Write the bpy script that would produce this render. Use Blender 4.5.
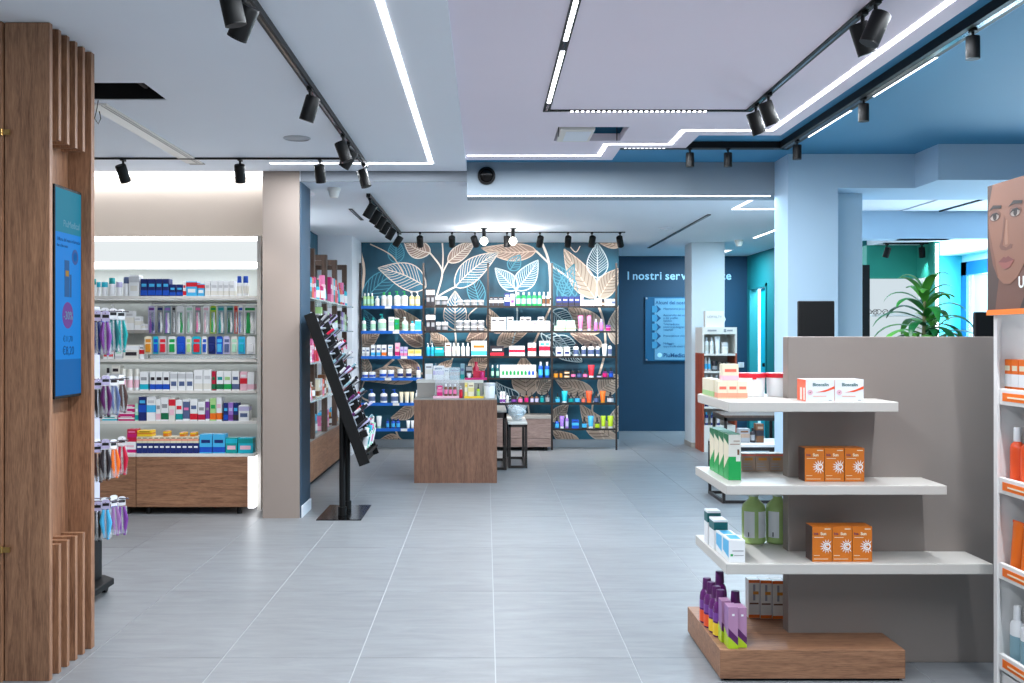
import bpy, math, random
from mathutils import Vector, Matrix, Euler
R = random.Random(7)
PI = math.pi
sc = bpy.context.scene
for o in list(bpy.data.objects): bpy.data.objects.remove(o)
COL = sc.collection
# ---------------------------------------------------------------- camera
F, CX, CY, EYE = 1034.0, 486.0, 337.0, 1.42
cam = bpy.data.cameras.new('camera'); cam_o = bpy.data.objects.new('camera', cam); COL.objects.link(cam_o)
cam.sensor_width = 36; cam.lens = 36*F/1024
cam.shift_x = (512-CX)/1024; cam.shift_y = (CY-341.5)/1024
cam_o.location = (0, 0, EYE); cam_o.rotation_euler = (PI/2, 0, 0)
cam.clip_start = 0.05
sc.camera = cam_o
# ---------------------------------------------------------------- world, exposure
sc.view_settings.view_transform = 'Standard'; sc.view_settings.look = 'None'
sc.view_settings.gamma = 1; sc.view_settings.use_curve_mapping = False
sc.view_settings.exposure = 0.0
W = bpy.data.worlds.new('daylight'); sc.world = W; W.use_nodes = True
W.node_tree.nodes['Background'].inputs[0].default_value = (0.60, 0.84, 1.0, 1)
W.node_tree.nodes['Background'].inputs[1].default_value = 0.6
def X_(px, Y): return (px-CX)/F*Y
def Z_(py, Y): return EYE-(py-CY)/F*Y
# ---------------------------------------------------------------- large area lights: the glow of the ceiling light lines
def area(name, loc, sx, sy, power, col=(1,1,1), rot=(0,0,0)):
    l = bpy.data.lights.new(name, 'AREA'); l.shape = 'RECTANGLE'; l.size = sx; l.size_y = sy; l.energy = power; l.color = col
    o = bpy.data.objects.new(name, l); o.location = loc; o.rotation_euler = rot; COL.objects.link(o); return o
COOL = (0.88, 0.94, 1.0); NEUT = (1.0, 0.97, 0.94); BLUE = (0.62, 0.84, 1.0)
# ---------------------------------------------------------------- materials
def lin(c):
    c = c/255.0
    return c/12.92 if c <= 0.04045 else ((c+0.055)/1.055)**2.4
def rgb(c): return (lin(c[0]), lin(c[1]), lin(c[2]), 1)
MATS = {}
def nodes(name):
    m = bpy.data.materials.new(name); m.use_nodes = True
    return m, m.node_tree.nodes, m.node_tree.links, m.node_tree.nodes['Principled BSDF']
def mat(name, c, rough=0.5, metal=0.0, spec=0.5, alpha=1.0, trans=0.0, noise=0.0, nscale=40):
    if name in MATS: return MATS[name]
    m, n, l, b = nodes(name)
    b.inputs['Base Color'].default_value = rgb(c); b.inputs['Roughness'].default_value = rough
    b.inputs['Metallic'].default_value = metal; b.inputs['Specular IOR Level'].default_value = spec
    b.inputs['Alpha'].default_value = alpha; b.inputs['Transmission Weight'].default_value = trans
    if noise:
        t = n.new('ShaderNodeTexCoord'); x = n.new('ShaderNodeTexNoise'); x.inputs['Scale'].default_value = nscale; x.inputs['Detail'].default_value = 4
        l.new(t.outputs['Object'], x.inputs['Vector'])
        r = n.new('ShaderNodeMapRange'); r.inputs[3].default_value = 1-noise; r.inputs[4].default_value = 1+noise
        l.new(x.outputs['Fac'], r.inputs[0])
        h = n.new('ShaderNodeHueSaturation'); h.inputs['Color'].default_value = rgb(c); l.new(r.outputs[0], h.inputs['Value'])
        l.new(h.outputs[0], b.inputs['Base Color'])
    MATS[name] = m; return m
def emit(name, c, s):
    if name in MATS: return MATS[name]
    m, n, l, b = nodes(name); b.inputs['Base Color'].default_value = (0,0,0,1); b.inputs['Roughness'].default_value = 0.6
    b.inputs['Specular IOR Level'].default_value = 0.1; b.inputs['Emission Color'].default_value = rgb(c); b.inputs['Emission Strength'].default_value = s
    MATS[name] = m; return m
def wood(name, stretch, c0=(108,71,50), c1=(172,126,94), sc_=1.0):
    if name in MATS: return MATS[name]
    m, n, l, b = nodes(name)
    t = n.new('ShaderNodeTexCoord'); mp = n.new('ShaderNodeMapping'); mp.inputs['Scale'].default_value = stretch
    oi = n.new('ShaderNodeObjectInfo'); ad = n.new('ShaderNodeVectorMath'); ad.operation = 'ADD'
    cb = n.new('ShaderNodeVectorMath'); cb.operation = 'SCALE'; cb.inputs['Scale'].default_value = 9.0
    cc = n.new('ShaderNodeCombineXYZ'); l.new(oi.outputs['Random'], cc.inputs[0]); l.new(oi.outputs['Random'], cc.inputs[1]); l.new(oi.outputs['Random'], cc.inputs[2])
    l.new(cc.outputs[0], cb.inputs[0]); l.new(t.outputs['Object'], ad.inputs[0]); l.new(cb.outputs[0], ad.inputs[1])
    l.new(ad.outputs[0], mp.inputs['Vector'])
    no = n.new('ShaderNodeTexNoise'); no.inputs['Scale'].default_value = 5*sc_; no.inputs['Detail'].default_value = 6; no.inputs['Roughness'].default_value = 0.65; no.inputs['Distortion'].default_value = 1.2
    l.new(mp.outputs[0], no.inputs['Vector'])
    fi = n.new('ShaderNodeTexNoise'); fi.inputs['Scale'].default_value = 42*sc_; fi.inputs['Detail'].default_value = 3; l.new(mp.outputs[0], fi.inputs['Vector'])
    mx = n.new('ShaderNodeMath'); mx.operation = 'MULTIPLY_ADD'; mx.inputs[1].default_value = 0.45; l.new(fi.outputs['Fac'], mx.inputs[0])
    m2 = n.new('ShaderNodeMath'); m2.operation = 'MULTIPLY'; m2.inputs[1].default_value = 0.7; l.new(no.outputs['Fac'], m2.inputs[0]); l.new(m2.outputs[0], mx.inputs[2])
    cr = n.new('ShaderNodeValToRGB'); cr.color_ramp.elements[0].position = 0.38; cr.color_ramp.elements[1].position = 0.74
    cr.color_ramp.elements[0].color = rgb(c0); cr.color_ramp.elements[1].color = rgb(c1)
    l.new(mx.outputs[0], cr.inputs[0]); l.new(cr.outputs[0], b.inputs['Base Color'])
    bp = n.new('ShaderNodeBump'); bp.inputs['Strength'].default_value = 0.12; bp.inputs['Distance'].default_value = 0.002
    l.new(fi.outputs['Fac'], bp.inputs['Height']); l.new(bp.outputs[0], b.inputs['Normal'])
    b.inputs['Roughness'].default_value = 0.5
    MATS[name] = m; return m
WOODV = wood('walnut_vertical', (7, 7, 0.55))
WOODH = wood('walnut_horizontal', (0.55, 7, 7))
WOODY = wood('walnut_along_depth', (7, 0.55, 7))
WOODG = wood('greyed_walnut', (7, 7, 0.6), (88,58,44), (142,102,80))
WOODHG = wood('greyed_walnut_horizontal', (0.6, 7, 7), (108,86,80), (152,130,122))
WHITEP = mat('white_paint', (230,235,243), 0.7, noise=0.012, nscale=3)
PINKW = mat('white_paint_warm', (236,226,238), 0.7, noise=0.012, nscale=3)
BLUEC = mat('blue_ceiling_paint', (60,136,178), 0.6, noise=0.03, nscale=2)
BEIGE = mat('beige_paint', (200,185,171), 0.7, noise=0.015, nscale=4)
TAUPE = mat('taupe_laminate', (132,122,116), 0.5, noise=0.012, nscale=3)
NAVY = mat('dark_blue_paint', (6,60,88), 0.6, noise=0.02, nscale=3)
TEALW = mat('teal_paint', (0,116,120), 0.6, noise=0.02, nscale=3)
GREENW = mat('green_paint', (40,150,130), 0.6, noise=0.02, nscale=3)
SLATE = mat('slate_blue_paint', (46,74,96), 0.6, noise=0.02, nscale=3)
SHELFW = mat('white_laminate', (224,221,215), 0.35)
BLACK = mat('black_powder_coat', (9,9,10), 0.5, spec=.3)
BLACKG = mat('black_gloss_metal', (26,24,24), 0.16, metal=0.6)
BRONZE = mat('dark_bronze_metal', (52,46,44), 0.4, metal=0.5)
CHROME = mat('polished_metal', (190,190,195), 0.2, metal=1.0)
BRASS = mat('brass', (190,150,90), 0.3, metal=1.0)
GLASS = mat('clear_glass', (235,245,248), 0.03, trans=1.0)
ACRYL = mat('clear_acrylic', (230,238,242), 0.06, alpha=0.28)
LED = emit('led_white', (246,248,255), 7.0)
LEDW = emit('led_soft', (250,252,255), 2.6)
LENS = emit('lamp_lens', (255,252,246), 6.0)
GROUT = mat('light_grout', (178,181,184), 0.8)
STEELP = mat('brushed_plinth', (150,158,164), 0.3, metal=0.5)
GREYL = mat('grey_laminate', (150,146,140), 0.5)
PAL = dict(white=(236,238,240), offw=(226,224,216), cream=(232,222,196), black=(26,26,30), dark=(44,38,44), navy=(22,40,110), blue=(20,80,190), sky=(70,180,230),
  cyan=(20,180,205), teal=(0,150,150), dteal=(0,96,100), mint=(176,224,196), green=(20,160,80), lime=(176,206,30), pgreen=(170,210,140), dgreen=(20,110,70),
  yellow=(240,200,40), pyellow=(226,214,140), orange=(238,112,20), rorange=(236,84,34), amber=(214,140,40), brown=(110,70,40), red=(214,30,50), crimson=(190,20,60),
  pink=(232,120,170), ppink=(236,190,204), magenta=(196,20,110), purple=(120,60,150), violet=(160,120,206), lav=(196,190,226), dpurple=(86,26,90), grey=(150,152,156), lgrey=(200,202,206),
  slate=(84,100,140), bluegrey=(130,166,178), tan=(168,142,124), peach=(240,160,130), coral=(236,110,90), skin=(196,138,110), sunorange=(206,112,22), umber=(70,44,40), plum=(178,132,168), mauve=(150,104,160))
CN = dict(ppink='pale pink', dteal='dark teal', rorange='orange-red', pgreen='pale green', offw='off-white', lgrey='light grey', bluegrey='blue-grey', dgreen='dark green', dpurple='dark purple', lav='lavender', pyellow='pale yellow')
def P(c): return mat('print_'+c, PAL[c], 0.38)
# ---------------------------------------------------------------- mesh builder
class MB:
    def __init__(s): s.v = []; s.f = []; s.m = []; s.s = []
    def add(s, vs, fs, mi=0, sm=False):
        o = len(s.v); s.v += [tuple(v) for v in vs]
        for f in fs: s.f.append([i+o for i in f]); s.m.append(mi); s.s.append(sm)
        return s
    def box(s, x0, x1, y0, y1, z0, z1, mi=0):
        return s.add([(x0,y0,z0),(x1,y0,z0),(x1,y1,z0),(x0,y1,z0),(x0,y0,z1),(x1,y0,z1),(x1,y1,z1),(x0,y1,z1)],
            [(0,3,2,1),(4,5,6,7),(0,1,5,4),(1,2,6,5),(2,3,7,6),(3,0,4,7)], mi)
    def rings(s, rs, mi=0, cap=True, sm=True):
        n = len(rs[0]); vs = [p for r in rs for p in r]; fs = []
        for k in range(len(rs)-1):
            for i in range(n):
                j = (i+1) % n; fs.append((k*n+i, k*n+j, (k+1)*n+j, (k+1)*n+i))
        s.add(vs, fs, mi, sm)
        if cap: o = len(s.v)-len(vs); s.f += [[o+i for i in reversed(range(n))], [o+(len(rs)-1)*n+i for i in range(n)]]; s.m += [mi, mi]; s.s += [False, False]
        return s
    def lathe(s, prof, n=14, c=(0,0,0), mi=0, fy=1.0):
        return s.rings([[(c[0]+r*math.cos(2*PI*i/n), c[1]+fy*r*math.sin(2*PI*i/n), c[2]+z) for i in range(n)] for r, z in prof], mi)
    def rod(s, p0, p1, r0, r1=None, n=12, mi=0):
        p0 = Vector(p0); p1 = Vector(p1); d = (p1-p0).normalized(); r1 = r0 if r1 is None else r1
        a = d.orthogonal().normalized(); b = d.cross(a)
        return s.rings([[p+r*(math.cos(2*PI*i/n)*a+math.sin(2*PI*i/n)*b) for i in range(n)] for p, r in ((p0,r0),(p1,r1))], mi)
    def tube(s, pts, r, n=8, mi=0):
        pts = [Vector(p) for p in pts]; rs = []; up = None
        for i, p in enumerate(pts):
            d = (pts[min(i+1,len(pts)-1)]-pts[max(i-1,0)]).normalized()
            a = d.orthogonal().normalized() if up is None else (up-d*up.dot(d)).normalized()
            up = a; b = d.cross(a); rr = r[i] if isinstance(r, (list,tuple)) else r
            rs.append([p+rr*(math.cos(2*PI*k/n)*a+math.sin(2*PI*k/n)*b) for k in range(n)])
        return s.rings(rs, mi)
    def poly(s, pts, mi=0): return s.add(pts, [list(range(len(pts)))], mi)
    def prism(s, pts, axis, a, b, mi=0):
        # outline pts (2D) extruded along axis between a and b
        def p3(p, t): return (t,p[0],p[1]) if axis == 'x' else (p[0],t,p[1]) if axis == 'y' else (p[0],p[1],t)
        n = len(pts); vs = [p3(p,a) for p in pts]+[p3(p,b) for p in pts]
        fs = [list(range(n)), list(reversed(range(n,2*n)))]+[(i,n+i,n+(i+1)%n,(i+1)%n) for i in range(n)]
        return s.add(vs, fs, mi)
    def mesh(s, name):
        me = bpy.data.meshes.new(name); me.from_pydata(s.v, [], s.f)
        me.polygons.foreach_set('material_index', s.m); me.polygons.foreach_set('use_smooth', s.s)
        import bmesh
        bm = bmesh.new(); bm.from_mesh(me); bmesh.ops.recalc_face_normals(bm, faces=bm.faces); bm.to_mesh(me); bm.free()
        if any(s.s): me.set_sharp_from_angle(angle=0.7)
        return me
def link(name, me, mats, parent=None, loc=(0,0,0), rot=(0,0,0), bev=0, scale=(1,1,1)):
    o = bpy.data.objects.new(name, me); COL.objects.link(o)
    mats = mats if isinstance(mats, (list,tuple)) else [mats]
    while len(me.materials) < len(mats): me.materials.append(None)
    for i, m in enumerate(mats):
        o.material_slots[i].link = 'OBJECT'; o.material_slots[i].material = m
    o.location = loc; o.rotation_euler = rot; o.scale = scale
    if parent: o.parent = parent
    if bev:
        b = o.modifiers.new('soft_edges', 'BEVEL'); b.width = bev; b.segments = 2; b.limit_method = 'ANGLE'
    return o
def mk(name, mb, mats, parent=None, **k): return link(name, mb.mesh(name), mats, parent, **k)
def bx(name, x0, x1, y0, y1, z0, z1, m, parent=None, bev=0):
    # a box part with its own origin at its base centre (world coordinates in, parent must sit at the world origin or pass local numbers)
    cx, cy = (x0+x1)/2, (y0+y1)/2
    return mk(name, MB().box(x0-cx, x1-cx, y0-cy, y1-cy, 0, z1-z0), m, parent, loc=(cx,cy,z0), bev=bev)
def tag(o, label, cat, group=None):
    o['label'] = label; o['category'] = cat
    if group: o['group'] = group
    return o
def thing(name, label, cat, loc=(0,0,0), group=None, rotz=0):
    o = bpy.data.objects.new(name, None); COL.objects.link(o); o.location = loc; o.rotation_euler = (0,0,rotz); o.empty_display_size = 0.05
    return tag(o, label, cat, group)
def struct(o): o['kind'] = 'structure'; return o
def text(name, s, size, m, parent=None, loc=(0,0,0), rot=(PI/2,0,0), ext=0.0015, align='LEFT', bold=0.0):
    cu = bpy.data.curves.new(name, 'FONT'); cu.body = s; cu.size = size; cu.extrude = ext; cu.align_x = align; cu.offset = bold
    o = bpy.data.objects.new(name+'_tmp', cu); COL.objects.link(o)
    dg = bpy.context.evaluated_depsgraph_get(); me = bpy.data.meshes.new_from_object(o.evaluated_get(dg)); bpy.data.objects.remove(o)
    me.materials.clear()
    return link(name, me, m, parent, loc, rot)
ORD = ['', 'first', 'second', 'third', 'fourth', 'fifth', 'sixth', 'seventh', 'eighth', 'ninth', 'tenth', 'eleventh', 'twelfth', 'thirteenth', 'fourteenth']
# ================================================================ the shell
ZA, ZC, ZD, ZB, ZL = 2.72, 2.74, 2.79, 2.64, 2.37
# floor: slab of grout with one object for each tile
floor = struct(bx('floor', -5.0, 7.0, -2.0, 17.0, -0.20, -0.003, GROUT))
def tile_material():
    m, n, l, b = nodes('grey_porcelain')
    t = n.new('ShaderNodeTexCoord'); oi = n.new('ShaderNodeObjectInfo')
    cc = n.new('ShaderNodeCombineXYZ'); l.new(oi.outputs['Random'], cc.inputs[0]); l.new(oi.outputs['Random'], cc.inputs[1])
    cb = n.new('ShaderNodeVectorMath'); cb.operation = 'SCALE'; cb.inputs['Scale'].default_value = 37.0; l.new(cc.outputs[0], cb.inputs[0])
    ad = n.new('ShaderNodeVectorMath'); ad.operation = 'ADD'; l.new(t.outputs['Object'], ad.inputs[0]); l.new(cb.outputs[0], ad.inputs[1])
    mp = n.new('ShaderNodeMapping'); mp.inputs['Scale'].default_value = (1.2, 5.5, 1); l.new(ad.outputs[0], mp.inputs['Vector'])
    a = n.new('ShaderNodeTexNoise'); a.inputs['Scale'].default_value = 2.2; a.inputs['Detail'].default_value = 8; a.inputs['Roughness'].default_value = 0.7; a.inputs['Distortion'].default_value = 0.6
    l.new(mp.outputs[0], a.inputs['Vector'])
    cr = n.new('ShaderNodeValToRGB'); cr.color_ramp.elements[0].position = 0.3; cr.color_ramp.elements[1].position = 0.72
    cr.color_ramp.elements[0].color = rgb((119,121,124)); cr.color_ramp.elements[1].color = rgb((140,143,146))
    l.new(a.outputs['Fac'], cr.inputs[0])
    r = n.new('ShaderNodeMapRange'); r.inputs[3].default_value = 0.96; r.inputs[4].default_value = 1.04; l.new(oi.outputs['Random'], r.inputs[0])
    h = n.new('ShaderNodeHueSaturation'); l.new(cr.outputs[0], h.inputs['Color']); l.new(r.outputs[0], h.inputs['Value']); l.new(h.outputs[0], b.inputs['Base Color'])
    b.inputs['Roughness'].default_value = 0.38
    bp = n.new('ShaderNodeBump'); bp.inputs['Strength'].default_value = 0.06; bp.inputs['Distance'].default_value = 0.002; l.new(a.outputs['Fac'], bp.inputs['Height']); l.new(bp.outputs[0], b.inputs['Normal'])
    return m
TILE = tile_material()
tile_me = MB().box(-0.2985, 0.2985, -0.5985, 0.5985, -0.010, 0).mesh('floor_tile')
for i in range(-8, 10):
    for j in range(-2, 10):
        link('floor_tile', tile_me, TILE, floor, loc=(0.04+0.602*i+0.301, 4.576+1.2*j+0.6, 0.2/2*0+0.2))
# parent floor origin is at (1, 7.5, -0.2): shift children into its frame
for c in floor.children: c.location.x -= 1.0; c.location.y -= 7.5
# ceilings
def slab(name, xs, ys, skip, z0, z1, m):
    b = MB()
    for i in range(len(xs)-1):
        for j in range(len(ys)-1):
            if (i, j) not in skip: b.box(xs[i], xs[i+1], ys[j], ys[j+1], z0, z1)
    return struct(mk(name, b, m))
slab('ceiling_entrance', [-5.0, -2.45, -1.75, -0.15], [-2.0, 5.29, 5.67, 8.10], {(1,1)}, ZA, 3.0, WHITEP)
struct(bx('ceiling_cove', -5.0, -1.462, 8.10, 8.96, 2.92, 3.0, WHITEP))
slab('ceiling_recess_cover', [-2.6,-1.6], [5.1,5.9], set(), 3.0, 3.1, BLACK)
hatch_side = mat('raw_plasterboard', (70,66,64), 0.9)
struct(mk('trim_1', MB().box(-2.45,-2.44,5.29,5.67,2.73,3.0).box(-1.76,-1.75,5.29,5.67,2.73,3.0).box(-2.44,-1.76,5.66,5.67,2.725,3.0), BLACK))
# dropped panel with stepped outline, a hatch left open in it
def c_ceiling():
    b = MB()
    for (x0,x1,y0,y1) in [(-0.15,0.455,-2,7.71),(0.455,0.90,-2,6.50),(0.455,0.90,6.96,7.71),(0.90,0.94,-2,7.71),(0.94,1.395,-2,7.22),(1.395,1.93,-2,6.77)]:
        b.box(x0,x1,y0,y1,ZC,ZD)
    return struct(mk('ceiling_dropped_panel', b, PINKW))
c_ceiling()
b = MB()
for (x0,x1,y0,y1) in [(-0.15,0.44,-2,8.1),(0.44,0.92,-2,6.48),(0.44,0.92,6.98,8.1),(0.92,7.0,-2,8.1)]: b.box(x0,x1,y0,y1,ZD,3.0)
struct(mk('ceiling_blue', b, BLUEC))
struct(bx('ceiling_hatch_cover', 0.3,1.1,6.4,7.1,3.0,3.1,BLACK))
slab('ceiling_rear', [-4.0, -1.462, 4.0], [8.11, 8.95, 17.0], {(0,0)}, ZB, 3.0, WHITEP)
slab('ceiling_side_room', [4.0, 7.0], [8.40, 9.93], set(), 2.63, 3.0, WHITEP)
slab('ceiling_side_room_low', [4.0, 4.52], [10.0, 13.2], set(), ZL, 3.0, WHITEP)
slab('ceiling_side_room_far', [4.52, 7.0], [10.0, 14.0], set(), ZL+0.04, 3.0, WHITEP)
# beams
GREYB = mat('daylight_tinted_paint', (178,206,228), 0.7, noise=0.012, nscale=3)  # bluer and lighter to stand in for blue daylight on columns and headers
struct(bx('wall_beam', -0.15, 2.635, 8.10, 8.40, 2.53, 3.0, mat('beam_shade_paint', (138,150,160), .7)))  # separate darker colour: the beam's own shade is put into the paint
struct(bx('wall_header', 2.635, 3.21, 7.74, 8.40, 2.535, 3.0, GREYB))
struct(bx('wall_header_forward', 3.21, 7.0, 7.34, 8.40, 2.535, 3.0, GREYB))
struct(bx('wall_cross_beam', 3.5, 7.0, 9.99, 10.20, ZL, 3.0, GREYB))
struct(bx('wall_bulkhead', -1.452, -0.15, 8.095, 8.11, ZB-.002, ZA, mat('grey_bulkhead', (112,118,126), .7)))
# columns
struct(bx('wall_column_entrance', -1.75, -1.462, 8.10, 8.54, 0, 2.72, mat('taupe_column_paint', (152,138,129), .7, noise=.015, nscale=4)))
struct(bx('wall_column_blue_face', -1.462, -1.452, 8.125, 8.54, 0, 2.72, SLATE))
struct(bx('trim_column_skirting', -1.452, -1.442, 8.13, 8.54, 0, 0.09, WHITEP))
struct(bx('wall_column_middle', 2.26, 2.635, 7.74, 8.10, 0, 2.79, GREYB))
struct(bx('wall_column_inner', 2.62, 2.93, 8.05, 8.50, 0, 2.6, mat('pale_blue_paint', (196,222,240), .7)))
struct(bx('wall_column_rear', 2.645, 3.07, 13.30, 13.75, 0, ZB, mat('rear_column_paint', (196,208,216), .7)))
struct(bx('baseboard_column', 2.637, 3.078, 13.292, 13.758, 0, 0.06, GREYL))
struct(bx('wall_column_white', -2.1, -1.61, 12.42, 13.35, 0, ZB, WHITEP))
# walls
struct(bx('wall_left', -4.6, -4.5, -2, 8.9, 0, 3.0, BEIGE))
struct(bx('wall_behind_shelves', -4.5, -1.75, 8.80, 8.95, 0, 3.0, BEIGE))
wl = struct(bx('wall_left_rear', -2.15, -2.02, 8.95, 12.42, 0, ZB, NAVY))
wb = struct(bx('wall_back', -1.61, 1.715, 13.35, 13.55, 0, ZB, NAVY))
struct(bx('baseboard_back', -1.61, 1.715, 13.335, 13.35, 0, 0.10, STEELP))
struct(bx('wall_back_return', 1.60, 1.715, 13.55, 15.6, 0, ZB, NAVY))
ws = struct(bx('wall_services', 1.6, 4.05, 15.60, 15.75, 0, ZB, NAVY))
# teal side wall with a doorway
struct(mk('wall_teal', MB().box(3.94,4.05,10.86,14.55,0,ZB).box(3.94,4.05,15.4,15.6,0,ZB).box(3.94,4.05,14.55,15.4,2.13,ZB), TEALW))
CYANL = mat('cyan_panel', (0,190,214), 0.5)
dr = struct(mk('door_1', MB().box(0,0.04,0,0.46,0,2.12), CYANL, loc=(3.99,14.56,0)))
mk('door_handle', MB().rod((-0.05,0.06,1.02),(0.0,0.06,1.02),0.012).lathe([(0.03,0),(0.036,0.02),(0.03,0.05)],12,(-0.05,0.06,1.0)), BLACK, dr)
struct(bx('wall_store_room', 4.9, 5.0, 14.0, 16.4, 0, ZB, mat('white_tiles_paint', (224,240,246), 0.6)))
struct(bx('wall_store_room_end', 4.05, 5.0, 16.3, 16.4, 0, ZB, MATS['white_tiles_paint']))
struct(mk('door_frame_1', MB().box(3.925,3.94,14.50,14.55,0,2.18).box(3.925,3.94,15.40,15.45,0,2.18).box(3.925,3.94,14.50,15.45,2.13,2.18), TEALW))
# side room beyond the opening
struct(bx('wall_green', 3.94, 4.52, 10.70, 10.85, 0, ZL, GREENW))
struct(bx('wall_green_return', 4.46, 4.52, 10.30, 10.70, 0, ZL, GREENW))
struct(bx('wall_cyan', 4.0, 5.80, 12.6, 12.75, 0, ZL+0.04, mat('cyan_paint', (70,196,214), 0.6)))
struct(mk('wall_right', MB().box(5.80,5.9,8.4,9.4,0,3.0).box(5.80,5.9,12.5,12.75,0,3.0).box(5.80,5.9,9.4,12.5,2.32,3.0), WHITEP))
WFR = mat('blue_window_frame', (16,90,140), 0.4)
wn = struct(mk('window_1', MB().box(5.75,5.82,12.38,12.52,0,2.32).box(5.75,5.82,9.4,9.5,0,2.32).box(5.75,5.82,11.0,11.08,0,2.32).box(5.75,5.82,9.4,12.52,2.16,2.32).box(5.75,5.82,9.4,12.52,0,0.08), WFR))
for (y0, y1) in [(9.5,11.0),(11.08,12.38)]: bx('pane', 5.78,5.788,y0,y1,0.08,2.16, mat('window_pane', (225,240,250), 0.02, alpha=0.25), wn)
# shop front at the right of the entrance, out of the picture: posts and head of the glazing
struct(mk('window_2', MB().box(6.2,6.28,-2,8.4,2.5,3.0).box(6.2,6.28,-2,-1.9,0,2.5).box(6.2,6.28,2.9,3.0,0,2.5).box(6.2,6.28,8.3,8.4,0,2.5), WFR))
# ================================================================ mural on the back wall
def mural_mat():
    m, n, l, b = nodes('mural_ground')
    t = n.new('ShaderNodeTexCoord'); a = n.new('ShaderNodeTexNoise'); a.inputs['Scale'].default_value = 1.3; a.inputs['Detail'].default_value = 3; a.inputs['Distortion'].default_value = 0.8
    l.new(t.outputs['Object'], a.inputs['Vector'])
    cr = n.new('ShaderNodeValToRGB'); cr.color_ramp.elements[0].position = 0.36; cr.color_ramp.elements[1].position = 0.72
    cr.color_ramp.elements[0].color = rgb((6,50,69)); cr.color_ramp.elements[1].color = rgb((33,105,130))
    l.new(a.outputs['Fac'], cr.inputs[0]); l.new(cr.outputs[0], b.inputs['Base Color']); b.inputs['Roughness'].default_value = 0.6
    return m
MURAL = mural_mat()
YM = 13.35
mural = bx('mural', -1.605, 1.712, YM-0.004, YM, 0.10, ZB-0.002, MURAL)
mural.parent = wb; mural.location -= wb.location
MO = Vector((0.0525, YM-0.002, 0.10))      # world origin of the mural sheet
LINE = {'c': mat('leaf_line_cream', (232,220,208), 0.6), 'w': mat('leaf_line_white', (214,232,236), 0.6), 't': mat('leaf_line_tan', (224,200,180), 0.6), 'g': mat('leaf_line_teal', (74,150,172), 0.6), 'd': mat('leaf_vein_dark', (122,100,90), 0.6)}
FILL = {'n': None, 'b': mat('leaf_fill_brown', (156,130,118), 0.6), 't': mat('leaf_fill_tan', (202,176,156), 0.6), 'c': mat('leaf_fill_cream', (178,164,148), 0.6), 'u': mat('leaf_fill_blue', (46,112,140), 0.6)}
def ribbon(b, pts, w, y, mi, clip):
    L = []; Rr = []
    for i, p in enumerate(pts):
        q0 = pts[max(i-1,0)]; q1 = pts[min(i+1,len(pts)-1)]
        dx, dz = q1[0]-q0[0], q1[1]-q0[1]; d = math.hypot(dx,dz) or 1
        ww = w*(1-0.6*i/(len(pts)-1)) if w < 0 else w
        nx, nz = -dz/d*abs(ww)/2, dx/d*abs(ww)/2
        L.append(clip(p[0]+nx,y,p[1]+nz)); Rr.append(clip(p[0]-nx,y,p[1]-nz))
    n = len(pts); b.add(L+Rr, [(i,i+1,n+i+1,n+i) for i in range(n-1)], mi)
def leaf_on(sheet, conv, clip, base, tip, w, fill, line, veins=9, bend=0.0, lw=0.013, off=0.0):
    bb = conv(*base); tt = conv(*tip); wd = w
    ax = (tt[0]-bb[0], tt[1]-bb[1]); L = math.hypot(*ax); ux, uz = ax[0]/L, ax[1]/L; px, pz = -uz, ux
    def mid(s): k = bend*L*math.sin(PI*s); return (bb[0]+ax[0]*s+px*k, bb[1]+ax[1]*s+pz*k)
    def hw(s): return wd/2*(math.sin(PI*s**0.75)**0.9)*(1.0-0.12*s)
    def side(s, sg): c = mid(s); h = hw(s)*sg; return (c[0]+px*h, c[1]+pz*h)
    N = 18; S = [i/N for i in range(N+1)]; b = MB()
    A = [side(s,1) for s in S]; B = [side(s,-1) for s in S]
    if fill != 'n':
        b.add([clip(p[0],-0.0030-off,p[1]) for p in A]+[clip(p[0],-0.0030-off,p[1]) for p in B], [(i,i+1,N+1+i+1,N+1+i) for i in range(N)], 0)
    yl = -0.0042-off
    ribbon(b, A, lw, yl, 1, clip); ribbon(b, B, lw, yl, 1, clip); ribbon(b, [mid(s) for s in S], lw, yl, 1, clip)
    for k in range(1, veins+1):
        s0 = 0.04+0.8*k/(veins+1)
        for sg in (1,-1):
            s1 = min(s0+0.22, 0.985); pts = []
            for q in range(5):
                f = q/4; s = s0+(s1-s0)*f; c = mid(s); h = hw(s)*sg*f**0.9; pts.append((c[0]+px*h, c[1]+pz*h))
            ribbon(b, pts, lw*0.62, yl, 2, clip)
    fm = FILL[fill] or LINE[line]
    return mk('leaf', b, [fm, LINE[line], LINE['d'] if fill in ('t','b','c') and veins < 8 else LINE[line]], sheet)
def mconv(px, py): return (X_(px,YM)-MO.x, Z_(py,YM)-MO.z)
def mclip(x, y, z): return (min(max(x,-1.655),1.655), y, min(max(z,0.0),ZB-0.105))
def stem_on(pts, line, lw=0.02, k=0.0):
    P_ = [mconv(*p) for p in pts]; q = []
    for i in range(len(P_)-1):     # smooth with Catmull-Rom
        p0 = P_[max(i-1,0)]; p1 = P_[i]; p2 = P_[i+1]; p3 = P_[min(i+2,len(P_)-1)]
        for s in range(6):
            t = s/6; q.append(tuple(0.5*((2*p1[a])+(-p0[a]+p2[a])*t+(2*p0[a]-5*p1[a]+4*p2[a]-p3[a])*t*t+(-p0[a]+3*p1[a]-3*p2[a]+p3[a])*t**3) for a in (0,1)))
    q.append(P_[-1]); b = MB(); ribbon(b, q, lw, -0.0036-k, 0, mclip); return mk('stem', b, LINE[line], mural)
pm = YM/F
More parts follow.
